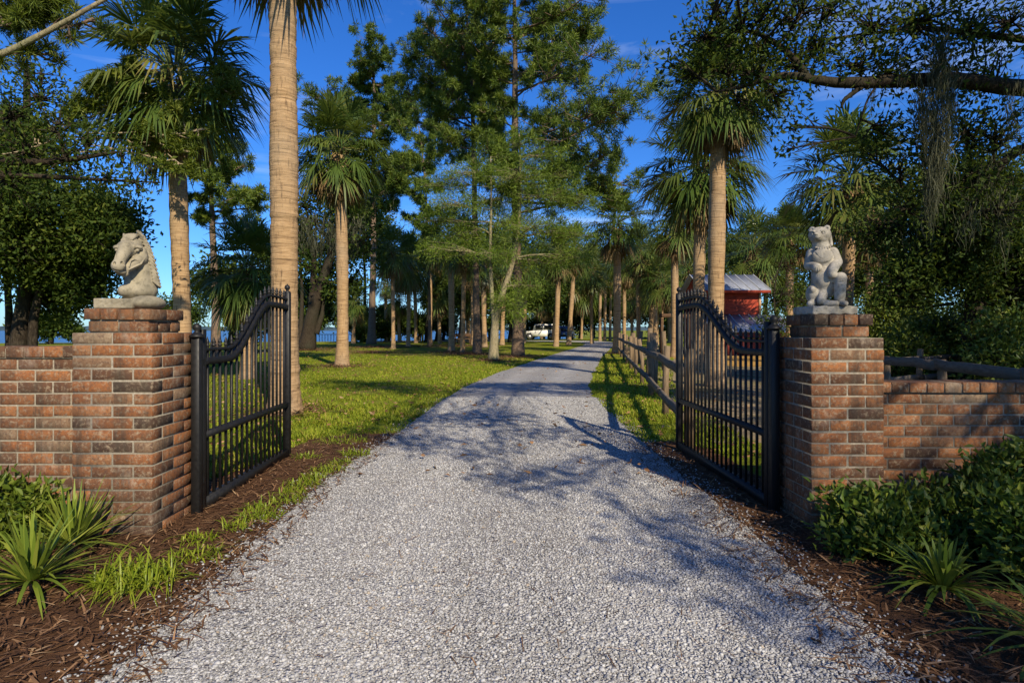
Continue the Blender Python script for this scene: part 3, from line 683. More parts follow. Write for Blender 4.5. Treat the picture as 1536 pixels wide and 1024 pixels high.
def bear():
    s = 0.00071
    def T(x, y, d=0): return ((x - 450) * s, d * s, (800 - y) * s)
    S = SDF((-0.145, -0.14, -0.01), (0.14, 0.11, 0.515), 0.0027)
    def C(a, b, r1, r2, k): S.add(S.cone(T(*a), T(*b), r1 * s, r2 * s), k)
    def E(c, r, k): S.add(S.ell(T(*c), tuple(q * s for q in r)), k)
    def cut(a, b, r, k=.003): S.cut(S.cone(T(*a), T(*b), r * s, r * s), k)
    C((425, 640, 25), (425, 400, 20), 100, 92, .006); E((425, 560, -30), (90, 82, 100), .010); E((420, 395, -20), (92, 76, 76), .010)
    C((418, 345, 15), (402, 260, 5), 78, 66, .010)
    # head with muzzle tipped up to the left
    E((398, 190, -5), (92, 76, 68), .006); E((395, 232, -20), (66, 60, 34), .008)
    C((388, 210, -60), (374, 214, -126), 44, 29, .005); E((370, 200, -152), (19, 12, 12), .002)
    cut((340, 236, -122), (380, 240, -136), 5); cut((380, 240, -136), (430, 232, -92), 5); cut((368, 214, -146), (372, 238, -140), 3)
    for x, y in ((338, 142), (455, 138)): E((x, y, 0), (28, 18, 28), .003); S.cut(S.ell(T(x - 2, y + 2, -22), (14 * s, 12 * s, 15 * s)), .004)
    C((478, 205, 15), (486, 275, 5), 16, 17, .003)
    for x, d in ((340, -66), (424, -72)): S.cut(S.ell(T(x, 182, d - 4), (18 * s, 15 * s, 15 * s)), .005); E((x, 183, d + 8), (10, 9, 10), .001)
    C((322, 160, -50), (352, 166, -72), 9, 9, .004); C((412, 166, -74), (446, 160, -58), 9, 9, .004)
    # collar beads, bib
    for k in range(7): E((368 + 18 * k, 302 + 14 * math.sin(k / 6 * math.pi), -60 - 22 * math.sin(k / 6 * math.pi)), (11, 11, 11), .001)
    E((418, 376, -78), (84, 30, 62), .002)
    for a, b in (((332, 385, -104), (365, 425, -114)), ((365, 425, -114), (445, 436, -114)), ((445, 436, -114), (505, 388, -96)), ((345, 330, -92), (400, 400, -118)), ((400, 345, -112), (390, 395, -118)), ((395, 400, -116), (425, 395, -118)), ((425, 350, -112), (430, 410, -118))): cut(a, b, 7, .004)
    # arms
    C((338, 345, 5), (318, 440, -15), 50, 47, .006); C((314, 446, -20), (372, 470, -112), 40, 36, .004); E((378, 476, -122), (40, 34, 38), .003)
    C((500, 345, 5), (532, 425, -10), 48, 44, .005); C((526, 432, -15), (495, 508, -112), 44, 38, .006); E((493, 530, -120), (34, 32, 40), .003)
    for x, y in ((360, 470), (376, 478), (392, 476), (482, 545), (494, 550), (508, 545)): cut((x, y - 6, -162), (x, y + 26, -146), 4)
    # raised right leg
    C((485, 620, 0), (560, 566, -86), 58, 46, .006); C((556, 568, -86), (550, 735, -76), 50, 44, .006); C((550, 764, -76), (592, 778, -126), 32, 23, .004)
    cut((512, 606, -134), (596, 600, -130), 5); cut((470, 500, -118), (452, 600, -118), 7, .006)
    # left haunch and feet
    E((340, 690, -35), (54, 70, 80), .010); E((342, 655, -98), (24, 22, 30), .004); C((345, 765, -75), (322, 776, -132), 32, 26, .004)
    C((425, 690, -40), (408, 748, -112), 44, 36, .006); C((440, 768, -112), (522, 777, -118), 28, 24, .003)
    E((445, 775, 15), (115, 100, 36), .006); cut((385, 640, -110), (372, 780, -118), 9, .006); cut((505, 610, -80), (510, 760, -80), 10, .008)
    for x in (306, 320, 336, 480, 500, 520, 574, 590, 604): cut((x, 768, -160), (x, 795, -156), 4)
    V, F = S.out()
    base = np.array([wx(1239, 3.58), 3.60, rz])
    t = thing('bear_statue', 'grey stone seated bear statue with one knee up on the right pillar', 'statue', tuple(base))
    MB().add(turn(V, -28, .95) + [0.006, -.012, 0.046], F).build('figure', M['greystone'], t, smooth=True)
    S = SDF((-0.16, -0.15, -0.004), (0.16, 0.15, 0.07), 0.0042)
    S.add(S.bx((0, 0, 0.0235), (0.130, 0.120, 0.0245), .007), .002)
    S.f = S.f + 0.0025 * np.sin(S.p[..., 0] * 90 + 3 * np.sin(S.p[..., 2] * 60)) * np.sin(S.p[..., 1] * 70)
    V, F = S.out(); MB().add(V + [0, 0, 0.001], F).build('plinth', M['greystone'], t, smooth=True)
bear()

# ------------------------------------------------------------------ iron gates
def lathe(mb, c, prof, sides=10):
    th = np.linspace(0, 2 * math.pi, sides, endpoint=False); n = len(prof)
    V = np.array([[c[0] + r * math.cos(a), c[1] + r * math.sin(a), c[2] + z] for r, z in prof for a in th])
    i = np.arange(n - 1)[:, None] * sides; j = np.arange(sides)[None]; jn = (j + 1) % sides
    mb.add(V, np.stack([i + j, i + jn, i + sides + jn, i + sides + j], -1).reshape(-1, 4))
def square_bar(mb, pts, w, h):
    """bar of rectangular section along the gate (pts in x, y, z), w across, h tall"""
    pts = np.asarray(pts, float); d = nrm(np.gradient(pts, axis=0)); sx = np.array([1.0, 0, 0]); up = nrm(np.cross(sx, d)); up = np.where(up[:, 2:] < 0, -up, up)
    ring = [pts - sx * w / 2 - up * h / 2, pts + sx * w / 2 - up * h / 2, pts + sx * w / 2 + up * h / 2, pts - sx * w / 2 + up * h / 2]
    V = np.stack(ring, 1).reshape(-1, 3); n = len(pts); i = np.arange(n - 1)[:, None] * 4; j = np.arange(4)[None]; jn = (j + 1) % 4
    F = np.stack([i + j, i + jn, i + 4 + jn, i + 4 + j], -1).reshape(-1, 4)
    mb.add(V, [F, np.array([[3, 2, 1, 0], [4 * n - 4, 4 * n - 3, 4 * n - 2, 4 * n - 1]])])
def gate(label, xh, yh, xl, yl, z0, zl, zh, s0, s1, post_label, px, side):
    t = thing('iron_gate', label, 'gate', (xh, yh, 0), 'wrought iron driveway gates'); org = np.array(t.location)
    L = math.hypot(xl - xh, yl - yh)
    def pt(s, z): u = s / L; return np.array([xh + (xl - xh) * u, yh + (yl - yh) * u, z])
    def zr(s):
        u = np.clip((s - s0) / (s1 - s0), 0, 1); v = zl + (zh - zl) * (u * u * (3 - 2 * u))
        return v + 0.012 * np.sin(np.clip((s - s1 + .25) / (L - s1 + .25), 0, 1) * math.pi)
    mb = MB(); ss = np.linspace(0.03, L - 0.02, 40)
    square_bar(mb, [pt(s, float(zr(s))) for s in ss], 0.04, 0.042); mb.build('curved_rail', M['iron'], t, org)
    mb = MB(); square_bar(mb, [pt(s, float(zr(s)) + 0.072) for s in ss], 0.026, 0.018); mb.build('upper_rail', M['iron'], t, org)
    mb = MB(); square_bar(mb, [pt(s, 0.47) for s in (0.03, L / 2, L - .02)], 0.04, 0.038); mb.build('middle_rail', M['iron'], t, org)
    mb = MB(); square_bar(mb, [pt(s, z0 + .03) for s in (0.03, L / 2, L - .02)], 0.045, 0.06); mb.build('bottom_rail', M['iron'], t, org)
    mb = MB(); p = pt(0.01, 0); box(mb, p + [-.022, -.022, z0], p + [.022, .022, zl + .20], .5, .003); mb.build('hinge_stile', M['iron'], t, org)
    mb = MB(); p = pt(L, 0); box(mb, p + [-.026, -.026, z0], p + [.026, .026, zh + .135], .5, .003)
    o = mb.build('latch_stile', M['iron'], t, org)
    mb = MB(); lathe(mb, p + [0, 0, zh + .135], [(0.03, 0), (0.03, .008), (.012, .014), (.012, .022), (.022, .032), (.026, .046), (.02, .06), (.006, .07), (0, .082)]); mb.build('ball_finial', M['iron'], o, org)
    n = int(round(L / 0.088))
    for k in range(1, n):
        s = L * k / n; z = float(zr(s)) + 0.072; mb = MB(); q = pt(s, 0); r = 0.0075
        box(mb, q + [-r, -r, z0 + .02], q + [r, r, z + .018])
        lathe(mb, q + [0, 0, z + .018], [(0.008, 0), (.016, .003), (.016, .010), (.008, .014), (.015, .026), (.011, .038), (0, .066)], 6)
        mb.build('picket', M['iron'], t, org)
    # post strapped to the pillar
    g = thing('gate_post', post_label, 'gate post', (px, yh - .05, 0), 'gate hinge posts'); og = np.array(g.location); c = og
    mb = MB(); box(mb, c + [-.026, -.026, -.01], c + [.026, .026, zl + .15], .5, .004); mb.build('post', M['iron'], g, og)
    mb = MB(); lathe(mb, c + [0, 0, zl + .15], [(0.0, 0), (.044, .0), (.044, .012), (.03, .022), (.02, .03), (.014, .04), (.026, .055), (.024, .075), (0, .09)], 12); mb.build('cap', M['iron'], g, og)
    for z in (0.16, zl - .03):
        mb = MB(); box(mb, c + [-.02, .02, z], c + [.02, .06, z + .05], .5, .004); mb.build('hinge', M['iron'], g, og)
gate('left iron gate with sweeping spiked top, open beside the horse pillar', -1.868, 3.745, -1.90, 5.36, 0.015, 0.935, 1.33, 0.38, 1.15, 'square black hinge post against the horse pillar', -1.866, 1)
gate('right iron gate with sweeping spiked top, open beside the bear pillar', 1.705, 3.80, 1.695, 5.68, 0.02, 0.985, 1.333, 0.36, 1.35, 'square black hinge post against the bear pillar', 1.712, -1)

# ------------------------------------------------------------------ palms
def frond(mb, origin, az, el, pet, fan, rng, tint, dead=False, nl=34):
    h = np.array([math.cos(az), math.sin(az), 0]); d = h * math.cos(el) + np.array([0, 0, math.sin(el)])
    side = np.array([-math.sin(az), math.cos(az), 0]); up = np.cross(d, side) * -1
    up = np.cross(side, d) * -1 if np.cross(d, side)[2] < 0 else np.cross(d, side)
    tip = origin + d * pet + np.array([0, 0, -0.10 * pet * math.cos(el)])
    mid = origin + d * pet * 0.5
    tube(mb, [origin, mid, tip], [0.022 * fan, 0.016 * fan, 0.012 * fan], 4, min(1, tint + 0.25), cap=False)
    d2 = nrm(d + np.array([0, 0, -0.28 * math.cos(el)])); up2 = nrm(np.cross(d2, side)); 
    if up2[2] < 0 and el > -1.2: up2 = -up2
    a = np.linspace(-2.0, 2.0, nl) + rng.normal(0, 0.05, nl); fold = 0.30 + 0.2 * rng.random()
    if dead: a *= 0.5; fold = 0.1
    dirs = np.cos(a)[:, None] * d2 + np.sin(a)[:, None] * side + (fold * np.abs(np.sin(a)) - 0.10)[:, None] * up2
    dirs = nrm(dirs)
    base = tip + d2 * (0.25 * fan * np.clip(np.cos(a), 0, 1))[:, None] * 0.8
    L = fan * (0.72 + 0.22 * np.cos(a)) * rng.uniform(0.74, 1.10, nl)
    L = L[:, None]; s2 = nrm(np.cross(dirs, up2)); g = np.array([0, 0, -1.0])
    dr = (rng.uniform(0.10, 0.50, nl) + 0.18 * (el < 0.35))[:, None] * (0.9 if not dead else 0.5)
    w0 = 0.010 * fan; w1 = 0.026 * fan
    m = base + dirs * L * 0.55; e = base + dirs * L * 0.93 + g * L * dr
    V = np.stack([base - s2 * w0, base + s2 * w0, m + s2 * w1 + g * L * dr * .15, m - s2 * w1 + g * L * dr * .15, e], 1).reshape(-1, 3)
    b = np.arange(nl)[:, None] * 5
    keep = rng.random(nl) > 0.05; b = b[keep]
    mb.add(V, [b + np.array([[0, 1, 2, 3]]), b + np.array([[3, 2, 4]])], np.repeat(np.clip(tint + rng.normal(0, .10, nl), 0, 1), 5))
def crown_mesh(seed, n=38, nl=34, droop=0.0, dead=14):
    """crown of unit reach (fan tip about 1 m from the heart); live fronds and dead fronds as two meshes"""
    rng = np.random.default_rng(seed); mb = MB(); md = MB()
    for k in range(n):
        u = k / (n - 1); el = R(86) - (R(86) + R(50) + droop) * u ** 0.9 + rng.normal(0, 0.10); az = k * 2.39996 + rng.normal(0, 0.18)
        o = np.array([math.cos(az) * .05, math.sin(az) * .05, 0.10 - 0.2 * u])
        frond(mb, o, az, el, rng.uniform(0.40, 0.58), rng.uniform(0.50, 0.66), rng, np.clip(rng.normal(0.40 + 0.18 * u, 0.17), 0, 1), nl=nl)
    for k in range(dead):
        az = rng.uniform(0, 6.28); el = -R(rng.uniform(52, 86))
        frond(md, np.array([math.cos(az) * .07, math.sin(az) * .07, -0.15]), az, el, rng.uniform(0.25, 0.48), rng.uniform(0.38, 0.58), rng, np.clip(rng.normal(.5, .2), 0, 1), True, max(10, nl // 2))
    # old leaf bases ("boots") just under the heart
    for k in range(26):
        az = k * 2.39996; z = -0.08 - 0.014 * k; o = np.array([math.cos(az) * .06, math.sin(az) * .06, z])
        tube(md, [o, o + [math.cos(az) * .09, math.sin(az) * .09, .12]], [.022, .010], 4, rng.uniform(.2, .7))
    return mb.mesh('crown', M['palm_leaf']), md.mesh('dead_fronds', M['palm_dead'])
CROWNS = [crown_mesh(101, 62, 40, 0, 22), crown_mesh(102, 60, 36, 0.1, 64), crown_mesh(103, 54, 36, -0.2, 20), crown_mesh(104, 64, 36, 0.15, 36)]
CROWNS_FAR = [crown_mesh(111, 46, 24, 0, 20), crown_mesh(112, 44, 24, .15, 26), crown_mesh(113, 48, 22, .05, 20)]
def palm_trunk(base, top, r, rng, fine):
    mb = MB(); H = np.linalg.norm(top - base); dz = 0.022 if fine else max(0.12, H / 50); n = max(8, int(H / dz)); t = np.linspace(0, 1, n); sd = 56 if fine else 12
    mid = (base + top) / 2 + np.array([rng.normal(0, .03) * H * .3, 0, 0]); p = bezier(base, mid, top, n)
    flare = 1 + 0.45 * np.exp(-t * H / 0.28); rr = r * flare * (1 + 0.04 * np.sin(t * H * 2.1 + 1))
    if fine:
        ring = np.floor(t * H / 0.075 + 0.25 * np.sin(t * 40)); rv = np.random.default_rng(3).normal(0, 0.018, int(ring.max()) + 3)[ring.astype(int) + 1]
        rr = rr * (1 + rv)
    tube(mb, p, rr, sd, 0.5, True, 0.012 if fine else 0.03, rng)
    return mb
PGROUP = 'cabbage palms around the drive'
def palm(label, x, Z, ycrown, rad, dia, lib, seed, xt=None, fine=False, group=PGROUP, tilt=(0, 0), base_z=0.0, sq=1.0):
    rng = np.random.default_rng(seed); base = np.array([wx(x, Z), Z, base_z - .05]); top = P(x if xt is None else xt, ycrown, Z)
    t = thing('palm_tree', label, 'palm tree', tuple(base + [0, 0, .05]), group); org = np.array(t.location)
    palm_trunk(base, top - np.array([0, 0, .16 * rad]), dia / 2, rng, fine).build('trunk', M['palm_trunk'], t, org, smooth=True)
    cm, dm = lib
    for nm, m_ in (('crown', cm), ('dead_fronds', dm)):
        o = bpy.data.objects.new(nm, m_); COL.objects.link(o); o.parent = t; o.location = Vector(top - org)
        o.scale = (rad, rad, rad * sq); o.rotation_euler = (tilt[0], tilt[1], rng.uniform(0, 6.28))
    return t
C, CF = CROWNS, CROWNS_FAR
palm('massive bare palm trunk on the lawn edge behind the left gate', 427, 8.1, -228, 1.75, .355, C[3], 1, 422, True)
palm('tall palm with dark fan crown rising behind the horse head', 277, 10.5, 110, 1.52, .29, C[0], 2, 262, False)
palm('palm with shaggy brown skirt standing alone on the lawn', 513, 18.5, 222, 1.58, .36, C[1], 3, 508)
palm('tall palm with tan trunk in front of the red shed', 1073, 12, 140, 1.22, .32, C[0], 4, 1079)
palm('shorter bushy palm just left of the palm at the shed', 1047, 17, 246, 1.75, .32, C[3], 5, 1052)
palm('palm with grey green crown at the far end of the rail fence', 925, 29, 335, 1.75, .37, C[2], 6)
palm('ragged palm with yellowing fronds above the bear statue', 1268, 14, 262, 1.5, .26, C[2], 7, 1276)
palm('pale slim palm trunk in the thicket right of the bear', 1306, 22, 330, 1.6, .25, CF[1], 8)
palm('palm with bright yellow green fronds left of the bear statue', 1185, 24, 352, 1.3, .28, C[2], 9)
palm('palm crown drooping over the red shed roof', 1128, 33, 372, 2.3, .3, CF[1], 10)
palm('young low palm with bright fans behind the left gate', 372, 14, 402, 1.25, .30, C[3], 11)
palm('dark palm behind the shorter bushy palm and its shed neighbour', 1012, 25, 330, 1.6, .3, CF[1], 12)
rowp = [  # label, x, base Z, crown y, reach, trunk diameter, x at top
 ('small round palm near the water, left of the grove', 579, 58, 424, 1.7, .3, 579), ('small palm with drooping tan skirt at the water side of the grove', 600, 54, 448, 1.7, .3, 597),
 ('slim palm in deep shade, third from the water side', 624, 52, 405, 1.9, .3, 622), ('dark palm trunk left of the two forked lawn trees', 645, 46, 372, 2.0, .32, 645),
 ('thick grey palm trunk at the front of the grove', 677, 31, 352, 1.7, .30, 675), ('brown palm trunk beside the thick grey one', 694, 28.5, 366, 1.5, .21, 697),
 ('palm in front of the boathouse roof', 710, 44, 398, 1.9, .3, 709), ('shaded palm right of the boathouse roof', 727, 39, 392, 1.7, .33, 725),
 ('leaning palm seen through the forked tree', 753, 45, 385, 1.9, .33, 757), ('palm just right of the tall pine base', 785, 52, 402, 1.9, .36, 789),
 ('straight sunlit palm in front of the cars', 834, 41, 378, 1.9, .33, 838), ('leaning sunlit palm right of the cars', 853, 45, 372, 2.0, .33, 863), 
 ('slender palm, left of the trio past the road bend', 900, 62, 414, 1.6, .3, 901), ('middle slender palm of the trio past the road bend', 907, 63, 404, 1.7, .3, 908), ('right slender palm of the trio past the road bend', 915, 64, 418, 1.6, .28, 917),
 ('palm close behind the grey green palm at the fence', 936, 46, 395, 1.9, .28, 936), ('dark palm trunk over the taller fence posts', 958, 36, 372, 1.8, .26, 958), ('tilted palm in the paddock', 974, 36, 408, 1.6, .30, 980),
 ('shaded palm behind the tilted paddock palm', 983, 40, 392, 1.7, .3, 983), ('sunlit palm beside the brown timber beam', 992, 34, 420, 1.5, .22, 994), ('far thin palm under the brown timber beam', 1004, 55, 415, 1.8, .28, 1004), ('mossy thin palm behind the right gate top', 1012, 52, 428, 1.7, .26, 1012)]
rowp += [('short palm filling the gap left of the thick grey palm trunk', 660, 50, 432, 2.3, .3, 658), ('bushy palm low behind the brown palm trunk', 702, 56, 440, 2.4, .3, 703), ('palm with hanging skirt behind the forked tree', 740, 55, 418, 2.4, .3, 741), ('broad palm crown right above the white car', 812, 78, 440, 3.2, .3, 815), ('broad palm crown above the dark blue car', 872, 76, 430, 3.2, .3, 874), ('low palm at the far left of the grove, near the mossy oak', 530, 50, 452, 1.9, .3, 532), ('palm crown between the mossy pine and the thin crooked pine', 612, 40, 392, 2.1, .26, 612), ('tall palm crown over the pale pier railing end', 590, 36, 378, 1.7, .24, 588), ('bright low palm right of the fence end palm', 985, 46, 425, 2.2, .28, 986), ('palm crown above the brown timber beam', 1030, 44, 405, 2.4, .28, 1032), ('palm crown left of the fence end palm', 888, 50, 402, 2.2, .28, 887), ('dense palm behind the leaning sunlit palm', 857, 74, 412, 3.0, .3, 858), ('low palm peering over the first rails of the drive fence', 948, 60, 440, 2.4, .28, 948)]
for i, (lb, x, Z, yc, rad, dia, xt) in enumerate(rowp): palm(lb, x, Z, yc, rad, dia, CF[i % 3], 40 + i, xt)
# ------------------------------------------------------------------ broadleaf trees
def strands(mm, p, length, rng, n=26, spread=0.12):
    """a beard of moss: curling threads that hang in a ragged, tapering bundle"""
    mw = .00055 * max(6.0, p[1]); n = int(n * 1.7); seg = 7
    c = np.repeat(np.atleast_2d(p), n, 0) + rng.normal(0, 1, (n, 3)) * [spread, spread, .05]; c[:, 2] -= rng.random(n) ** 1.6 * length * .6
    L = length * rng.uniform(.15, .6, n)[:, None]; step = np.zeros((n, 3)); p_ = c.copy(); rows = []; sd_ = nrm(rng.normal(size=(n, 3)) * [1, 1, .2])
    for k in range(seg + 1):
        w_ = (mw * rng.uniform(.6, 1.4, n) * (1 - .75 * k / seg))[:, None]; rows += [p_ - sd_ * w_, p_ + sd_ * w_]
        step = step * .55 + rng.normal(0, .24, (n, 3)) * [1, 1, .35]; pull = (p[:2] - p_[:, :2]) / (spread * 6)
        p_ = p_ + L / seg * (np.array([0, 0, -1.0]) + step + np.c_[pull, np.zeros(n)])
    V = np.stack(rows, 1).reshape(-1, 3); m = 2 * (seg + 1); b = np.arange(n)[:, None] * m
    mm.add(V, np.concatenate([b + np.array([[2 * k, 2 * k + 1, 2 * k + 3, 2 * k + 2]]) for k in range(seg)]), np.repeat(rng.random(n), m))
def limb_tree(name, label, cat, base, trunk, r0, clumps, bark, leaf, ll, lw, seed, group=None, moss=(), extra=(), fall=0.0, tipspread=0.16, r1=None, limb_k=0.3, twig=0.008, up=0.15):
    rng = np.random.default_rng(seed); t = thing(name, label, cat, tuple(base), group); org = np.array(base, float)
    mb = MB(); ml = MB(); mm = MB()
    path = spline(trunk, 22); rr = np.linspace(r0, r1 if r1 is not None else r0 * .35, 22) * (1 + .35 * np.exp(-np.arange(22) / 2.0))
    tube(mb, path, rr, 10, .5, True, .04, rng)
    for pts, ra, rb_ in extra:
        p = spline(pts, 18); tube(mb, p, np.linspace(ra, rb_, 18), 8, .5, True, .05, rng)
    ctr = [path] + [spline(e[0], 18) for e in extra]; nodes = np.concatenate(ctr)
    nrad = np.concatenate([rr] + [np.linspace(e[1], e[2], 18) for e in extra])
    for cl_ in clumps:
        c, r, nt_, nl = cl_[:4]; ls = cl_[4] if len(cl_) > 4 else 1.0
        c = np.array(c, float); r = np.array(r, float) * np.ones(3)
        dd = np.linalg.norm(nodes - c, axis=1) + np.maximum(0, nodes[:, 2] - c[2]) * .8; k = int(np.argmin(dd)); a = nodes[k]
        md = (a + c) / 2 + rng.normal(0, .12, 3) * np.linalg.norm(c - a) + [0, 0, .1 * np.linalg.norm(c - a)]
        lim = bezier(a, md, c, 10); lr = max(.012, min(nrad[k] * .6, limb_k * nrad[k] + .25 * limb_k * .3 * r.max()))
        tube(mb, lim, np.linspace(lr, max(.008, lr * .3), 10), 6, .5, False, .05, rng)
        v = nrm(rng.normal(size=(nt_, 3))) * (rng.random((nt_, 1)) ** .45); tips = c + v * r
        for q in tips:
            s = lim[rng.integers(4, 10)]; m2 = (s + q) / 2 + rng.normal(0, .08, 3) * np.linalg.norm(q - s)
            tube(mb, [s, m2, q], [twig * 1.8, twig, twig * .5], 3, .5, False)
        out = nrm(tips - c)
        cc = np.repeat(tips, nl, 0) + rng.normal(0, tipspread, (nt_ * nl, 3)); dd_ = rng.normal(size=(nt_ * nl, 3)) * .9 + np.repeat(out, nl, 0) * .6 + [0, 0, up - fall]
        n_ = len(cc); tn = np.clip(np.repeat(rng.normal(.45, .2, nt_), nl) + rng.normal(0, .15, n_), 0, 1)
        leaves(ml, cc, dd_, ls * ll * rng.uniform(.7, 1.25, n_), ls * lw * rng.uniform(.7, 1.2, n_), rng, tn)
    mb.build('trunk', bark, t, org); ml.build('crown', leaf, t, org)
    if len(moss):
        for q, ln, sp, n_ in moss: strands(mm, np.array(q), ln, rng, n_, sp)
        mm.build('spanish_moss', M['moss'], t, org)
    return t
def rclumps(c, ext, k, r, nt_, nl, seed):
    g = np.random.default_rng(seed); out = []
    for _ in range(k):
        v = nrm(g.normal(size=3)) * g.random() ** .4; out.append((np.array(c) + v * np.array(ext), np.array([1, 1, .75]) * r * g.uniform(.7, 1.25), nt_, nl))
    return out
# dark evergreen at the left edge, over the wall
limb_tree('evergreen_oak', 'dense dark evergreen tree filling the left edge behind the wall', 'tree', (-10.2, 13, 0),
    [P(30, 590, 13), P(28, 500, 13), P(40, 420, 13), P(50, 320, 13), P(40, 220, 13), P(40, 100, 13)], .17,
    rclumps(P(40, 370, 13), (1.5, 1.5, 1.5), 20, .75, 110, 15, 1) + rclumps(P(130, 350, 13), (.7, 1.2, .7), 10, .6, 90, 14, 2) + rclumps(P(20, 220, 13), (1.2, 1.2, 1.0), 8, .7, 80, 12, 3) + [(P(170, 345, 13), .5, 60, 11), (P(95, 285, 13), .6, 60, 11)],
    M['bark_oak'], M['oak_leaf'], .11, .055, 201, extra=[([P(50, 590, 13), P(48, 480, 13), P(70, 400, 13), P(110, 330, 13)], .11, .04), ([P(12, 590, 13.5), P(15, 480, 13.5), P(5, 330, 13.5)], .10, .05)])
# live oak boughs reaching in from the left
limb_tree('live_oak', 'live oak whose thin dark boughs reach in at the left above the horse', 'tree', (-11.5, 8.5, 0),
    [(-11.5, 8.5, 0), (-11.3, 8.5, 1.6), (-10.2, 8.5, 2.9), (-8.5, 8.4, 3.4)], .26,
    [(P(x, y, 8.4), r, n, 9) for x, y, r, n in ((20, 180, .55, 40), (60, 150, .4, 30), (90, 185, .35, 24), (40, 225, .45, 40), (10, 270, .5, 40), (100, 240, .35, 26), (160, 265, .25, 18), (205, 275, .22, 16), (225, 250, .18, 12), (130, 215, .3, 22), (-60, 200, .7, 40), (60, 110, .25, 12), (35, 95, .25, 12), (185, 240, .2, 12))],
    M['bark_oak'], M['oak_leaf'], .085, .036, 202, tipspread=.10, extra=[([(-8.5, 8.4, 3.4), P(0, 240, 8.4), P(70, 245, 8.4), P(150, 232, 8.4), P(180, 228, 8.4)], .08, .015), ([(-8.5, 8.4, 3.2), P(20, 262, 8.4), P(120, 268, 8.4), P(240, 274, 8.4)], .06, .01), ([(-8.5, 8.4, 3.5), P(0, 180, 8.4), P(60, 150, 8.4)], .05, .012)])

def tufts(ml, c, rng, nl, L, W, tone=.5, up=.35):
    n = len(c); cc = np.repeat(c, nl, 0); d = rng.normal(size=(n * nl, 3)) + [0, 0, up]
    tn = np.clip(np.repeat(rng.normal(tone, .2, n), nl) + rng.normal(0, .1, n * nl), 0, 1)
    leaves(ml, cc, d, L * rng.uniform(.6, 1.15, n * nl), W, rng, tn, .1)
def pine(name, label, x, Z, trunk_px, r0, branches, seed, L=.26, W=.03, bark='bark_pine', leaf='pine_leaf', nl=18, per=16, group='tall pines', moss=(), cat='pine tree', yb=None, br=.05, spread=.34, tone=.5):
    """branches: (x0,y0, x1,y1, depth offset, weight) in photo pixels at the tree's own distance; foliage in rounded tufts on side twigs"""
    rng = np.random.default_rng(seed); base = np.array([wx(x, Z), Z, 0]); t = thing(name, label, cat, tuple(base), group)
    mb = MB(); ml = MB(); mm = MB(); path = spline([base - [0, 0, .1]] + [P(a, b, Z) for a, b in trunk_px], 26)
    tube(mb, path, np.linspace(r0, r0 * .25, 26) * (1 + .4 * np.exp(-np.arange(26) / 1.5)), 10, .5, True, .05, rng)
    for x0, y0, x1, y1, dep, wt in branches:
        a = P(x0, y0, Z); b = P(x1, y1, Z) + [0, dep, 0]; ln = np.linalg.norm(b - a); m = (a + b) / 2 + np.array([0, 0, -.10 * ln]) + rng.normal(0, .06, 3) * ln
        p = bezier(a, m, b, 12); tube(mb, p, np.linspace(br * min(1.2, .3 + ln / 4), .015, 12), 5, .5, False, .05, rng)
        k = max(2, int(per * wt * (.5 + ln / 2.5))); C0 = []
        for _ in range(k):
            u = 1 - rng.random() ** 1.3 * .75; s = p[min(11, int(u * 11))]; q = s + nrm(rng.normal(size=3) * [1, 1, .6] + nrm(b - a) * .8 + [0, 0, .25]) * ln * spread * rng.uniform(.25, 1.0)
            tube(mb, [s, (s + q) / 2 + rng.normal(0, .03, 3) * ln, q], [.018, .012, .006], 3, .5, False)
            for _ in range(5): C0.append(q + rng.normal(0, .085, 3) * min(1.3, ln * .45)); 
            pass
        tufts(ml, np.array(C0), rng, nl, L, W, tone)
    mb.build('trunk', M[bark], t, base); ml.build('crown', M[leaf], t, base)
    if len(moss):
        for q, l_, sp, n_ in moss: strands(mm, np.array(q), l_, rng, n_, sp)
        mm.build('spanish_moss', M['moss'], t, base)
    return t
def auto(xt, y0, y1, wl, wr, n, seed, rise=12, w=1.0, dz=3.0):
    g = np.random.default_rng(seed); out = []
    for k in range(n):
        y = y0 + (y1 - y0) * (k + g.random() * .6) / n; s = -1 if k % 2 else 1; L_ = (wl if s < 0 else wr); u = (y - y0) / (y1 - y0 + 1e-9)
        ww = np.interp(u, np.linspace(0, 1, len(L_)), L_) * g.uniform(.6, 1.05); out.append((xt, y, xt + s * ww, y - rise * g.uniform(-.2, 1.6), g.normal(0, dz), w))
        if g.random() < .6: out.append((xt, y + 8, xt + s * ww * .45, y - rise * g.uniform(0, 1.5), g.normal(0, dz), w * .8))
    return out
# tall centre pine: y runs from the top downwards
pine('pine_tree', 'tallest pine rising above the centre of the grove', 777, 25, [(777, 480), (776, 400), (773, 300), (772, 200), (773, 100), (772, 10), (770, -40)], .24,
     auto(772, -60, 300, [30, 90, 60, 40, 60, 70, 60, 50], [30, 100, 115, 110, 90, 140, 165, 150, 100], 22, 1, 16) + [(772, 120, 880, 60, -1, 1.3), (772, 110, 870, 100, 1, 1.2), (772, 60, 850, 5, 1, 1.2), (774, 240, 905, 185, -1, 1.3), (774, 270, 915, 220, 1.5, 1.3), (775, 300, 940, 268, 0, 1.2), (775, 320, 900, 285, -1, 1)], 301, moss=())
pine('pine_tree', 'second tall pine leaning left of the tallest pine', 716, 28, [(715, 480), (713, 380), (711, 220), (706, 100), (700, 20)], .2,
     auto(705, 5, 230, [35, 70, 100, 110, 80, 60], [30, 40, 45, 50, 45, 40], 20, 2, 14) + [(706, 170, 612, 90, 0, 1.3), (706, 190, 640, 130, 1, 1.1), (706, 100, 640, 50, -1, 1), (708, 205, 635, 190, 0, .7)], 302)
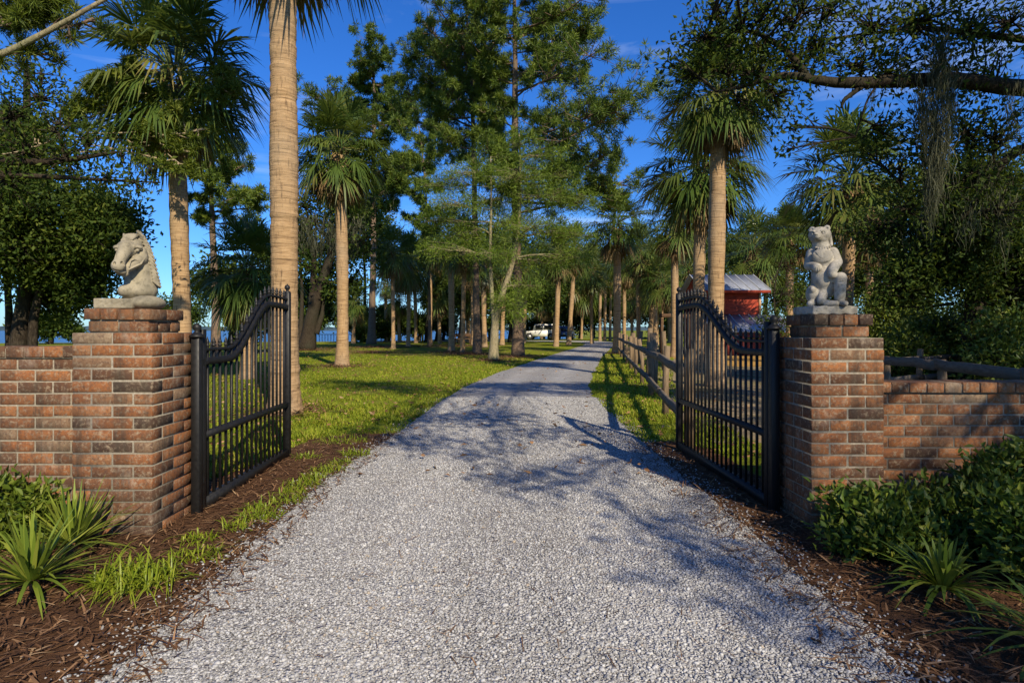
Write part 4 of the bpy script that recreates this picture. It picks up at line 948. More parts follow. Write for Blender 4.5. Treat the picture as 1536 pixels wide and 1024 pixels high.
pine('pine_tree', 'mossy pine with thick trunk left of the grove', 557, 48, [(558, 480), (560, 380), (560, 250), (562, 150), (560, 110)], .33,
     auto(561, 105, 330, [30, 60, 70, 60, 50, 60], [30, 55, 65, 60, 50, 55], 24, 3, 10, 1.0, 2.5), 303, .42, .055, moss=[(P(560 + 28 * math.sin(k * 2.1), 225 + 9 * (k % 9), 47.5), 2.6, .5, 26) for k in range(16)], br=.09, tone=.4)
pine('pine_tree', 'thin crooked pine between the mossy pine and the grove', 644, 40, [(645, 460), (642, 380), (640, 300), (634, 230), (628, 190)], .11,
     auto(634, 185, 400, [25, 35, 28, 35], [20, 30, 28, 30], 13, 4, 8, .6, 1.5), 304, .34, .045)
pine('pine_tree', 'slim dark pine trunk behind the left gate', 324, 20, [(324, 480), (322, 420), (318, 330), (316, 250), (312, 180)], .16,
     auto(318, 215, 345, [26, 30, 36, 40], [30, 50, 70, 60], 11, 5, 10, .9, 1.2) + [(320, 325, 288, 325, 0, .15)], 305, .22, .028)
# near pine limb at the upper left
pine('pine_tree', 'pine whose bare orange limb crosses the top left corner', -260, 6, [(-262, 400), (-255, 250), (-240, 120), (-215, -60), (-200, -300)], .17,
     [(10, 0, 60, -10, .2, 1.2), (-10, 40, 60, 20, 0, 1.0), (0, 78, 45, 60, .3, .5), (-30, 30, 20, 5, .3, 1.3), (60, 48, 110, 5, .3, .35), (130, 16, 200, -30, 0, .5), (-60, 40, -10, 90, 0, 1.0), (-100, 0, 30, -40, 0, 1.2), (100, 30, 95, 55, .1, .12)],
     306, .13, .008, leaf='bright_leaf', nl=22, group=None, br=.02, per=26, spread=.45)
def add_limb(owner_label, pts, ra, rb_, mat):
    own = [o for o in bpy.data.objects if o.get('label') == owner_label][0]; mb = MB(); tube(mb, spline(pts, 24), np.linspace(ra, rb_, 24), 9, .5, True, .04, np.random.default_rng(8))
    mb.build('limb', mat, own, np.array(own.location))
add_limb('pine whose bare orange limb crosses the top left corner', [P(-245, 170, 6), P(-120, 130, 6), P(0, 84, 6), P(60, 54, 6), P(110, 26, 6), P(170, -8, 6), P(260, -50, 6)], .042, .014, M['bark_cyp'])
# cedar with bright tufts overlapping the palm behind the horse
cg = np.random.default_rng(7)
cb = [(0, 232, 90, 205, 0, .25), (90, 195, 150, 140, 0, .8), (120, 180, 190, 118, 0, .8), (60, 205, 170, 200, .2, .15), (150, 160, 230, 135, .1, .8), (150, 205, 250, 200, .2, .25), (200, 200, 270, 165, 0, .6), (220, 205, 300, 190, .1, .5), (180, 170, 250, 150, .3, .6), (240, 215, 290, 225, .1, .4), (130, 150, 140, 105, .2, .7), (170, 130, 200, 95, .1, .7), (260, 150, 335, 110, .2, .9), (300, 150, 350, 130, .1, .7), (250, 230, 285, 262, .1, .45), (110, 190, 120, 150, 0, .6), (120, 215, 230, 235, .1, .05), (100, 230, 220, 215, .1, .05), (130, 200, 240, 190, .15, .05)]
pine('cedar_tree', 'cedar with bright green tufts and pale bare twigs over the horse head palm', -150, 9.6, [(-150, 420), (-140, 330), (-110, 280), (-60, 250), (0, 230)], .11, cb, 307, .13, .016, bark='twig', leaf='bright_leaf', nl=22, per=26, group=None, cat='tree', br=.02, spread=.36)
# forked cypress-like tree in front of the pines
limb_tree('cypress_tree', 'feathery light green tree with a forked trunk in front of the tall pines', 'tree', (wx(740, 22), 22, 0),
    [P(740, 545, 22), P(741, 500, 22), P(746, 460, 22), P(765, 410, 22), P(777, 360, 22), P(781, 290, 22), P(779, 200, 22)], .17,
    [(P(x, y, 22) + np.array([0, d, 0]), (r * 1.3, r, r * .42), int(n * .95), 32) for x, y, d, r, n in
     ((780, 215, 0, .6, 40), (750, 235, .5, .8, 55), (815, 240, -.4, .8, 55), (700, 262, 0, .9, 60), (655, 272, .3, .7, 45), (850, 262, .3, .8, 55), (770, 270, -.6, 1.0, 70), (730, 300, .5, 1.0, 70), (820, 295, -.5, 1.0, 70), (870, 300, .4, .7, 50), (680, 310, -.4, .9, 60), (645, 330, .2, .7, 45), (760, 330, .3, 1.0, 70), (800, 345, -.5, 1.0, 70), (850, 350, .2, .8, 60), (700, 350, .5, .9, 60), (660, 375, -.3, .7, 40), (740, 385, -.6, .8, 50), (820, 390, .5, .8, 50), (860, 385, 0, .6, 40), (790, 430, .3, .7, 40), (760, 450, -.4, .5, 30), (770, 470, -.2, .4, 20))],
    M['bark_cyp'], M['cypress_leaf'], .17, .019, 203, tipspread=.15, fall=.2, r1=.03, twig=.007,
    extra=[([P(742, 500, 22), P(738, 450, 22), P(735, 380, 22), P(737, 300, 22), P(736, 235, 22)], .10, .02)])
# gnarled mossy oak at the left of the lawn
limb_tree('mossy_oak', 'gnarled leaning oak hung with moss left of the lone palm', 'tree', (wx(462, 34), 34, 0),
    [P(460, 525, 34), P(464, 490, 34), P(474, 450, 34), P(488, 410, 34), P(500, 370, 34), P(510, 320, 34)], .42,
    [(P(x, y, 34), r, 45, 9) for x, y, r in ((500, 310, 1.5), (470, 330, 1.3), (455, 300, 1.2), (440, 350, 1.2), (530, 330, 1.4), (540, 370, 1.2), (520, 290, 1.3), (455, 400, .9), (530, 420, .9), (495, 430, .6), (550, 300, 1.3))],
    M['bark_oak'], M['oak_leaf'], .26, .13, 204, tipspread=.3, twig=.02, extra=[([P(466, 490, 34), P(470, 430, 34), P(472, 380, 34), P(462, 330, 34)], .26, .10), ([P(474, 500, 34), P(484, 470, 34), P(486, 440, 34)], .2, .05)],
    moss=[(P(455 + 7 * k, 318 + 9 * (k % 4), 33.4), 1.9, .28, 40) for k in range(13)])

# great live oak overhanging from the right
oakc = [(P(x, y, 6.2) + np.array([0, d, 0]), (r * 1.25, r * 1.3, r * .95)  , int(n * 1.15), 8) for x, y, d, r, n in
  ((1060, 60, 0, .28, 34), (1090, 95, .1, .26, 30), (1040, 100, .2, .2, 20), (1110, 40, 0, .3, 34), (1130, 110, 0, .24, 26), (1150, 60, .2, .3, 34), (1120, 150, .1, .22, 22), (1165, 150, 0, .22, 22), (1185, 190, 0, .16, 12), (1180, 225, 0, .10, 6), (1200, 95, .1, .3, 32), (1190, 30, -.2, .32, 36), (1240, 60, .2, .32, 34), (1250, 15, 0, .3, 30), (1290, 90, .1, .3, 28), (1310, 40, 0, .32, 34), (1340, 100, .1, .28, 26), (1370, 50, -.1, .34, 34), (1420, 90, .1, .34, 34), (1400, 20, .1, .34, 34), (1460, 50, 0, .36, 36), (1500, 100, .2, .34, 34), (1520, 30, 0, .36, 36), (1360, 180, .4, .26, 20), (1340, 215, .4, .22, 16), (1380, 240, .3, .26, 20), (1420, 200, .3, .34, 30), (1470, 180, .2, .36, 36), (1520, 190, .2, .36, 36), (1500, 250, .3, .36, 36), (1440, 270, .3, .34, 30), (1400, 310, .4, .34, 30), (1530, 310, .2, .34, 34), (1010, 92, .1, .12, 8), (1075, 15, 0, .26, 24), (1145, 5, 0, .3, 26))]
g = np.random.default_rng(31)
shade = [(np.array([x + g.normal(0, .3), y + g.normal(0, .3), z + g.normal(0, .3)]), (r, r, r * .7), 95, 6, 1.9) for x, y, z, r in  # out-of-view leaf clumps, added to cast shade on wall, drive and lawn
  ((6.3, -2.2, 4.4, .95), (5.9, -1.2, 3.9, .7), (7.2, -3.6, 5.2, 1.2), (8.4, -2.6, 5.6, 1.3), (9.5, -.6, 6.0, 1.4), (8.0, .6, 5.6, 1.2), (10.2, 1.8, 6.2, 1.4), (8.8, 3.2, 5.8, 1.2), (10.8, 4.6, 6.0, 1.4), (11.5, -3, 6.0, 1.4), (9.4, -4.4, 5.0, 1.2), (7.2, -5.0, 5.0, 1.1), (12, 1, 6.5, 1.5), (9.6, -2, 4.6, 1.0), (7.4, -1.6, 3.8, .8), (6.6, -.4, 4.4, .9), (7.6, .2, 4.2, .9), (8.6, 1.4, 4.6, .9), (6.2, 3.6, 5.6, 1.0), (7.4, 4.2, 5.2, 1.0), (5.4, 4.6, 5.2, .7))] + [(np.array([x, y, z]), (r, r, r * .6), 22, 6, 1.5) for x, y, z, r in ((3.7, -3.1, 4.6, .35), (3.95, -3.9, 4.7, .4), (4.3, -4.6, 4.6, .45), (3.3, -1.9, 4.5, .4), (2.9, -1.0, 4.6, .5), (2.0, -.6, 4.8, .5), (3.2, -2.6, 5.0, .4), (2.5, -1.6, 5.2, .45), (4.6, -5.2, 4.8, .5), (1.9, -.9, 5.4, .4))] + [(np.array([x, y, z]), (r, r, r * .6), n, 6, 1.7) for x, y, z, r, n in ((2.7, .5, 5.0, .55, 44), (3.3, .2, 5.3, .5, 36), (2.2, .2, 5.1, .45, 30), (3.5, -.6, 5.0, .4, 24), (3.0, .3, 8.2, 1.0, 90), (2.2, .9, 8.1, .9, 80), (3.8, -.3, 8.0, .8, 60), (1.5, 1.5, 8.2, .6, 40))]
limb_tree('live_oak', 'great live oak spreading its dark bough and moss over the right side', 'tree', (9.6, 4.5, 0),
    [(9.6, 4.5, -.1), (9.5, 4.5, 1.2), (9.2, 4.4, 2.4), (9.4, 3.4, 3.8), (9.6, 2.0, 5.0), (9.8, .8, 6.0)], .42, oakc + shade, M['bark_oak'], M['oak_leaf'], .075, .032, 205, tipspread=.085, limb_k=.055, twig=.006,
    extra=[([(9.2, 4.4, 2.4), (7.6, 5.4, 3.25), P(1540, 138, 6.2), P(1480, 126, 6.2), P(1420, 117, 6.2), P(1350, 122, 6.2), P(1280, 126, 6.2), P(1225, 124, 6.2), P(1190, 108, 6.2), P(1150, 118, 6.2), P(1110, 132, 6.2), P(1075, 138, 6.2)], .115, .012),
           ([P(1215, 122, 6.2), P(1190, 85, 6.2), P(1155, 58, 6.2), P(1120, 45, 6.2), P(1060, 50, 6.2)], .04, .01), ([P(1300, 125, 6.2), P(1265, 150, 6.2), P(1262, 162, 6.2)], .03, .012), ([P(1320, 122, 6.2), P(1300, 150, 6.2), P(1283, 205, 6.2)], .014, .006),
           ([(9.2, 4.4, 2.4), (7.0, 5.6, 3.6), P(1536, 60, 6.4), P(1420, 45, 6.4), P(1380, 40, 6.4), P(1220, 62, 6.4)], .06, .012), ([(9.3, 4.4, 2.2), P(1560, 200, 6.6), P(1500, 245, 6.6), P(1475, 290, 6.6), P(1440, 330, 6.6)], .07, .025), ([P(1500, 245, 6.6), P(1440, 275, 6.6), P(1360, 290, 6.6)], .03, .01)],
    moss=[(P(1408 + dx, 40 + dy, 6.0), ln, sp_, 120) for dx, dy, ln, sp_ in ((0, 10, .7, .07), (-6, 60, .9, .08), (5, 90, 1.0, .07), (-3, 130, .9, .06), (-8, 175, .8, .05), (-24, 100, .6, .05), (18, 70, .6, .05), (-12, 215, .6, .035))] + [(P(1350, 75, 6.1), .5, .04, 30), (P(1308, 160 - 30, 6.1), .35, .03, 20), (P(1520, 120, 6.1), .8, .08, 60), (P(1480, 230, 6.4), .7, .08, 60), (P(1450, 300, 6.4), .5, .08, 50), (P(1505, 280, 6.4), .8, .06, 60)])
# second oak and thicket behind the right wall
limb_tree('oak_tree', 'shadowy oak with stout trunk behind the rail at the right', 'tree', (wx(1462, 11), 11, 0),
    [P(1462, 600, 11), P(1460, 500, 11), P(1465, 430, 11), P(1480, 360, 11), P(1470, 280, 11)], .22,
    rclumps(P(1450, 330, 11), (1.6, 1.2, 1.0), 22, .65, 90, 13, 11) + rclumps(P(1390, 400, 11), (1.0, .8, .55), 9, .5, 80, 12, 12) + rclumps(P(1530, 420, 11), (.8, 1, .9), 10, .6, 90, 13, 13),
    M['bark_oak'], M['oak_leaf'], .10, .045, 206, extra=[([P(1464, 440, 11), P(1430, 400, 11), P(1415, 350, 11), P(1400, 300, 11)], .07, .03), ([P(1430, 455, 11), P(1380, 462, 11), P(1335, 458, 11)], .03, .01)], moss=[(P(1385 + 30 * k, 330 + 12 * (k % 3), 10.6), .7, .14, 40) for k in range(5)])
for i, (x, Z, yt, rr_, lb, lf) in enumerate(((1345, 16, 430, .9, 'sunlit light green bush just right of the bear pillar', 'bright_leaf'), (1420, 13, 470, .9, 'dark bush under the stout oak, left of its trunk', 'shrub_leaf'), (1530, 10, 470, .9, 'leafy bush above the far right end of the rail', 'shrub_leaf'), (1370, 11.5, 520, .6, 'low dark bush close behind the wooden rail', 'shrub_leaf'), (1490, 14, 440, 1.0, 'tall dark bush right of the stout oak trunk', 'oak_leaf'))):
    hz = wz(yt, Z)
    limb_tree('wild_shrub', lb, 'bush', (wx(x, Z), Z, 0), [(wx(x, Z), Z, 0), (wx(x, Z), Z, hz * .6)], .04, rclumps((wx(x, Z), Z, hz * .5), (rr_, rr_, hz * .42), 16, .42, 80, 12, 60 + i), M['bark_oak'], M[lf], .10, .042, 210 + i, group='bushes behind the right wall')
limb_tree('young_tree', 'thin twiggy young tree beside the right end of the red shed', 'tree', (wx(1165, 21), 21, 0), [P(1168, 545, 21), P(1166, 490, 21), P(1160, 450, 21), P(1163, 425, 21), P(1166, 405, 21)], .05,
    [(P(x, y, 21), r, 30, 7) for x, y, r in ((1160, 480, .5), (1175, 440, .6), (1150, 490, .4), (1180, 400, .5), (1180, 480, .7), (1195, 510, .7), (1170, 520, .7), (1205, 450, .6))], M['bark_oak'], M['oak_leaf'], .13, .05, 220, extra=[([P(1160, 470, 21), P(1145, 460, 21), P(1142, 455, 21)], .02, .01), ([P(1158, 425, 21), P(1170, 400, 21), P(1176, 380, 21)], .025, .01)])
# background trees around the grove
bgl = [('low shore tree left of the lone lawn palm', 462, 58, 478, 2.4, 7), ('low shore tree just right of the lone lawn palm', 548, 57, 482, 2.0, 6), ('low shore tree behind the small round palm', 582, 62, 480, 2.2, 6), ('low shore tree behind the yellow post', 628, 63, 482, 2.4, 6), ('low shore tree left of the thick grey palm trunk', 664, 66, 482, 2.4, 6), ('low shore tree seen left of the horse pillar', 75, 48, 486, 2.2, 7), ('low oak thicket at the far end of the drive', 890, 90, 470, 6, 12), ('low oak thicket behind the paddock rails', 1000, 84, 468, 7, 13), ('round dark bush tree behind the white car', 790, 92, 470, 5, 10), ('shady round tree behind the forked tree', 735, 66, 452, 3.6, 8), ('tall shady oak behind the thin crooked pine', 640, 58, 395, 3.4, 8), ('tall shady oak behind the palm row at mid grove', 720, 60, 380, 5, 11), ('broad oak behind the leaning sunlit palm', 830, 66, 405, 5, 11), ('oak filling behind the mossy oak limbs', 470, 60, 430, 4, 8), ('bushy oak left of the lone lawn palm', 450, 52, 380, 3.4, 7), ('oak high behind the lone lawn palm', 545, 62, 350, 4.2, 9), ('broad oak closing the view at the road end', 870, 82, 440, 6, 12), ('dark oak behind the slender trio of palms', 925, 78, 425, 6, 11), ('dark oak beyond the paddock palms', 985, 75, 420, 6, 11), ('dense oak behind the red shed', 1045, 70, 395, 6.5, 12), ('tall oak right of the red shed', 1145, 46, 375, 4.5, 9), ('bushy oak behind the bear statue', 1215, 40, 410, 3.6, 7), ('shaded oak behind the pale slim palm', 1310, 32, 400, 3.2, 7), ('dark oak behind the cars', 815, 84, 440, 5.5, 10), ('round tree at the water behind the left grove', 655, 60, 452, 2.6, 5), ('low dark tree at the water left of the mossy pine', 530, 60, 470, 3.2, 5), ('bushy tree behind the left iron gate', 345, 30, 440, 2.8, 6), ('distant tree behind the horse pillar', 250, 45, 470, 2.4, 4), ('dark tree behind the tallest pine', 765, 56, 420, 4.2, 9), ('shaded tree behind the thick grey palm trunk', 690, 50, 400, 3.5, 6)]
for i, (lb, x, Z, yc, rr_, n) in enumerate(bgl):
    c = P(x, yc, Z); ll_ = .0085 * Z ** .8 + .1
    limb_tree('background_oak', lb, 'tree', (c[0], Z, 0), [(c[0], Z, -.1), (c[0] + .2, Z, c[2] * .5), (c[0], Z, c[2])], .22, rclumps(c, (rr_, rr_ * .8, max(1.2, min(rr_ * .7, c[2] * .72))), n, rr_ * .42, 80, 14, 300 + i), M['bark_oak'], M['oak_leaf'], ll_, ll_ * .5, 330 + i, group='trees closing the background', tipspread=rr_ * .09, twig=.02)

# ------------------------------------------------------------------ garden plants
def rosette(label, x, y, n, L, W, seed, mat, name, group, bend=(.15, .55), el=(15, 85), cat='plant', z0=.0):
    rng = np.random.default_rng(seed); t = thing(name, label, cat, (x, y, z0), group); mb = MB()
    az = np.arange(n) * 2.39996 + rng.normal(0, .2, n); e = np.radians(np.linspace(el[1], el[0], n) + rng.normal(0, 7, n))
    d = np.stack([np.cos(az) * np.cos(e), np.sin(az) * np.cos(e), np.sin(e)], -1); b = np.stack([np.cos(az), np.sin(az), np.zeros(n)], -1) * .02 + [0, 0, .05]
    blades(mb, b, d, L * rng.uniform(.75, 1.1, n), W * rng.uniform(.8, 1.15, n), rng.uniform(*bend, n), np.clip(rng.normal(.5, .2, n), 0, 1), 5)
    mb.build('foliage', mat, t); m2 = MB(); tube(m2, [[0, 0, -.02], [0, 0, .07]], [.035, .025], 8); m2.build('stem', M['straw'], t)
YG = 'spiky yuccas by the left wall'
rosette('larger spiky yucca at the left edge in front of the wall', -2.03, 2.60, 120, .36, .017, 401, M['strap_leaf'], 'yucca', YG, (.1, .4), (5, 88))
rosette('spiky yucca close to the horse pillar foot', -2.17, 3.05, 100, .35, .016, 402, M['strap_leaf'], 'yucca', YG, (.05, .3), (8, 88))
rosette('dark green crinum lily in front of the right shrubs', 1.86, 2.52, 90, .34, .019, 403, M['shrub_leaf'], 'lily_plant', 'strap leaf lilies at right', (.2, .75), (15, 85))
rosette('long leaved lily cut by the lower right corner', 1.92, 2.05, 60, .42, .018, 404, M['shrub_leaf'], 'lily_plant', 'strap leaf lilies at right', (.3, .9), (15, 80))
def clump(label, x, y, n, L, sp, seed, group='lime green grass clumps along the left bed', mat='lily_leaf', W=.0075):
    n = int(n * 1.6)
    rng = np.random.default_rng(seed); mb = MB(); a = rng.uniform(0, 6.28, n); r = sp * np.sqrt(rng.random(n)); az = rng.uniform(0, 6.28, n); e = np.radians(rng.uniform(28, 85, n))
    d = np.stack([np.cos(az) * np.cos(e), np.sin(az) * np.cos(e), np.sin(e)], -1)
    blades(mb, np.stack([r * np.cos(a), r * np.sin(a) * .7, np.zeros(n)], -1), d, L * rng.uniform(.6, 1.15, n), W * rng.uniform(.7, 1.1, n), rng.uniform(.45, 1.05, n), np.clip(rng.normal(.55, .2, n), 0, 1), 4)
    o = mb.build('grass_clump', M[mat]); o.location = (x, y, 0.004); tag(o, label, 'grass clump', group)
clump('largest arching lime green daylily clump in the front bed', -1.62, 2.66, 230, .30, .17, 411)
for i, (x, y, L, n, lb) in enumerate(((-1.62, 3.22, .15, 50, 'small grass clump at the front corner of the horse pillar'), (-1.50, 3.42, .13, 40, 'sparse grass clump beside the pillar corner clump'), (-1.52, 3.78, .15, 46, 'grass clump in front of the left gate hinge'), (-1.44, 4.15, .16, 52, 'grass clump along the middle of the left gate'), (-1.40, 4.55, .16, 50, 'grass clump near the free end of the left gate'), (-1.34, 5.05, .15, 46, 'grass clump just past the free end of the left gate'))): clump(lb, x, y, n, L, .09, 420 + i)
for i, (x, y, L, n, lb) in enumerate(((-1.50, 2.98, .17, 60, 'low lime tuft between the daylily and the pillar corner'), (-1.44, 3.6, .16, 70, 'leafy lime tuft between hinge post and gravel'), (-1.40, 3.95, .15, 60, 'lime tuft beside the first gate bars'), (-1.42, 4.36, .17, 70, 'lime tuft beside the middle gate bars'), (-1.38, 4.80, .16, 70, 'lime tuft beside the last gate bars'), (-1.30, 5.4, .17, 80, 'lime tuft where the mulch strip meets the lawn'), (-1.7, 5.3, .13, 50, 'thin tuft in the mulch behind the free gate end'))): clump(lb, x, y, n, L, .13, 460 + i)
def litter():
    rng = np.random.default_rng(14); mb = MB(); n = 5200; y = 4.5 + rng.random(n) ** 1.4 * 30; x = rng.uniform(-1, 1, n) * (2 + y * .6); k = ~inside(LB, x, y) & ~inside(RB, x, y); x, y = x[k], y[k]; n = len(x)
    on = (x > lx(y)) & (x < rx(y)); k = ~on | (rng.random(n) < .25); x, y = x[k], y[k]; n = len(x); a = rng.uniform(0, 6.28, n)
    leaves(mb, np.stack([x, y, rng.uniform(.03, .06, n)], -1), np.stack([np.cos(a), np.sin(a), rng.normal(0, .25, n)], -1), rng.uniform(.04, .11, n), rng.uniform(.012, .04, n), rng, rng.random(n) * .6 + .4)
    m = 26000; y = 2.0 + rng.random(m) ** 1.5 * 9; x = lx(y) + (rx(y) - lx(y)) * rng.random(m); k = rng.random(m) < .02; x, y = x[k], y[k]; n = len(x); a = rng.uniform(0, 6.28, n)
    blades(mb, np.stack([x, y, np.full(n, .04)], -1), np.stack([np.cos(a), np.sin(a), rng.normal(0, .08, n)], -1), rng.uniform(.04, .12, n), rng.uniform(.002, .005, n), .05, rng.random(n), 2)
    for x0, y0, r_, k in ((-2.9, 8.1, .8, 700), (-4.9, 18.5, 1.3, 900), (-.24, 22, 1.3, 1000), (.75, 25, 1.8, 1400), (-1.1, 28, 2.0, 1400), (-2.5, 31, 1.6, 900), (-1.8, 28.5, 1.2, 700), (-11, 34, 3.5, 2500), (-8, 40, 5, 3000), (-3, 42, 5, 3000), (5.6, 29, 1.2, 500), (-6.5, 30, 3.0, 1800)):
        a = rng.uniform(0, 6.28, k); q = r_ * np.abs(rng.normal(0, .55, k)); px_, py_ = x0 + q * np.cos(a), y0 + q * np.sin(a) * 1.2; ok = ~((px_ > lx(py_)) & (px_ < rx(py_))); px_, py_ = px_[ok], py_[ok]; k = len(px_); b = rng.uniform(0, 6.28, k)
        blades(mb, np.stack([px_, py_, rng.uniform(.03, .075, k)], -1), np.stack([np.cos(b), np.sin(b), rng.normal(.05, .2, k)], -1), rng.uniform(.08, .2, k) * (1 + .02 * y0), rng.uniform(.008, .016, k) * (1 + .04 * y0), .1, rng.random(k) * .7 + .15, 2)
    struct(mb.build('fallen_leaves', M['straw']), 'stuff')
litter()
clump('tall grass tuft at the foot of the massive palm trunk', -2.2, 6.4, 160, .19, .35, 430, None); clump('short grass tuft on the lawn corner by the gravel', -1.6, 6.1, 120, .15, .28, 431, None)
def shrub(label, x, y, h, r, seed, lf='shrub_leaf', k=10, ll=.052, lw=.024, nt_=40, nl=10, group='glossy shrubs at the brick walls', cat='shrub'):
    g = np.random.default_rng(seed); cl = []
    for _ in range(k):
        a = g.uniform(0, 6.28); q = r * math.sqrt(g.random()) * .75; zz = h * g.uniform(.25, .85) * (1 - .35 * q / r); cl.append(((x + q * math.cos(a), y + .65 * q * math.sin(a), zz), (r * .38, r * .32, h * .22), nt_, nl))
    limb_tree('glossy_shrub', label, cat, (x, y, 0), [(x, y, -.02), (x, y, h * .3)], .018, cl, M['bark_oak'], M[lf], ll, lw, seed + 1, group=group, tipspread=.034, twig=.003, up=.5)
shrub('low shrub spreading at the foot of the bear pillar', 1.98, 2.98, .36, .34, 441, k=14)
shrub('middle glossy shrub in front of the right wall', 2.42, 3.12, .40, .36, 443, k=14)
shrub('tallest glossy shrub against the right wall', 2.85, 3.22, .62, .42, 445, k=18)
shrub('front glossy shrub at the right edge', 2.50, 2.65, .42, .36, 447, k=16)
shrub('light green shrub at the far left in front of the wall', -2.62, 3.12, .36, .26, 449, 'bright_leaf', 9)
shrub('glossy shrub out at the right end of the bed', 3.5, 3.1, .6, .45, 451, k=14)

# ------------------------------------------------------------------ rail fences
def plank(mb, a, b, h, th, rng):
    a, b = np.array(a, float), np.array(b, float); d = nrm(b - a); s = nrm(np.cross(d, [0, 0, 1])); n = 7; t = np.linspace(0, 1, n)[:, None]
    p = a + (b - a) * t; p[:, 2] += rng.normal(0, .006, n); u = np.array([0, 0, 1.0])
    V = np.stack([p - s * th - u * h, p + s * th - u * h, p + s * th + u * h, p - s * th + u * h], 1).reshape(-1, 3); i = np.arange(n - 1)[:, None] * 4; j = np.arange(4)[None]; jn = (j + 1) % 4
    mb.add(V, [np.stack([i + j, i + jn, i + 4 + jn, i + 4 + j], -1).reshape(-1, 4), np.array([[3, 2, 1, 0], [4 * n - 4, 4 * n - 3, 4 * n - 2, 4 * n - 1]])])
def rail_fence(label, pts, heights, rails, seed, group, side=-1, rh=.046, pr=.048):
    rng = np.random.default_rng(seed); t = thing('rail_fence', label, 'fence', (pts[0][0], pts[0][1], 0), group); org = np.array(t.location)
    for (x, y), h in zip(pts, heights):
        mb = MB(); p = np.array([x, y, 0.0]); tube(mb, [p - [0, 0, .05], p + [rng.normal(0, .01), 0, h * .5], p + [rng.normal(0, .02), 0, h]], pr * rng.uniform(.85, 1.1), 9, .5, True, .05, rng); mb.build('post', M['fence_post'], t, org)
    for z in rails:
        for k in range(len(pts) - 1):
            a, b = np.array(pts[k]), np.array(pts[k + 1]); d = nrm(b - a); s = np.array([-d[1], d[0]]) * (.075 * -side); ex = d * (.03 if z > .5 else .06)
            mb = MB(); plank(mb, [*(a + s - ex), z + rng.normal(0, .015)], [*(b + s + ex * .2), z + rng.normal(0, .015)], rh, .019, rng); mb.build('rail', M['fence_rail'], t, org)
fl = lambda z: (.86 + .168 * z, z)
rail_fence('two rail wooden fence following the right side of the drive', [fl(z) for z in (5.75, 8.0, 10.3, 12.6, 14.9, 17.2, 19.8, 22.4, 25.2, 28.0)], [.95, .92, .93, .94, .95, .96, .97, .97, .98, 1.0], (.32, .76), 501, 'rail fences', -1)
rng = np.random.default_rng(77)
for i, (x, y, h, lb) in enumerate(((2.90, 11.3, 1.08, 'tall weathered post nearest the gate, just inside the drive fence'), (3.32, 13.4, 1.02, 'second tall weathered post inside the drive fence'), (3.72, 14.9, 1.18, 'tallest pale post inside the drive fence'), (3.9, 17.4, 1.05, 'leaning weathered post inside the drive fence'), (4.55, 19.5, 1.10, 'farthest weathered post inside the drive fence'), (4.6, 16.8, 1.1, 'weathered post set back in the paddock'))):
    mb = MB(); tube(mb, [[0, 0, -.05], [rng.normal(0, .02), 0, h * .5], [rng.normal(0, .04), 0, h]], [.075, .07, .06], 9, .5, True, .05, rng); o = mb.build('wooden_post', M['fence_post']); o.location = (x, y, 0); tag(o, lb, 'post', 'old posts inside the drive fence')
rail_fence('weathered rail fence behind the right brick wall', [(5.35, 9.6), (5.15, 8.0), (4.95, 6.7), (4.72, 5.3), (4.5, 3.95)], [.80, .78, .80, .86, .80], (.40, .735), 502, 'rail fences', 1, .055)
rail_fence('grey paddock fence beyond the right gate', [(4.9, 9.0), (7.4, 10.6), (10, 12.2), (13, 13.8)], [.8, .8, .8, .8], (.3, .62), 503, 'rail fences', 1, .05)

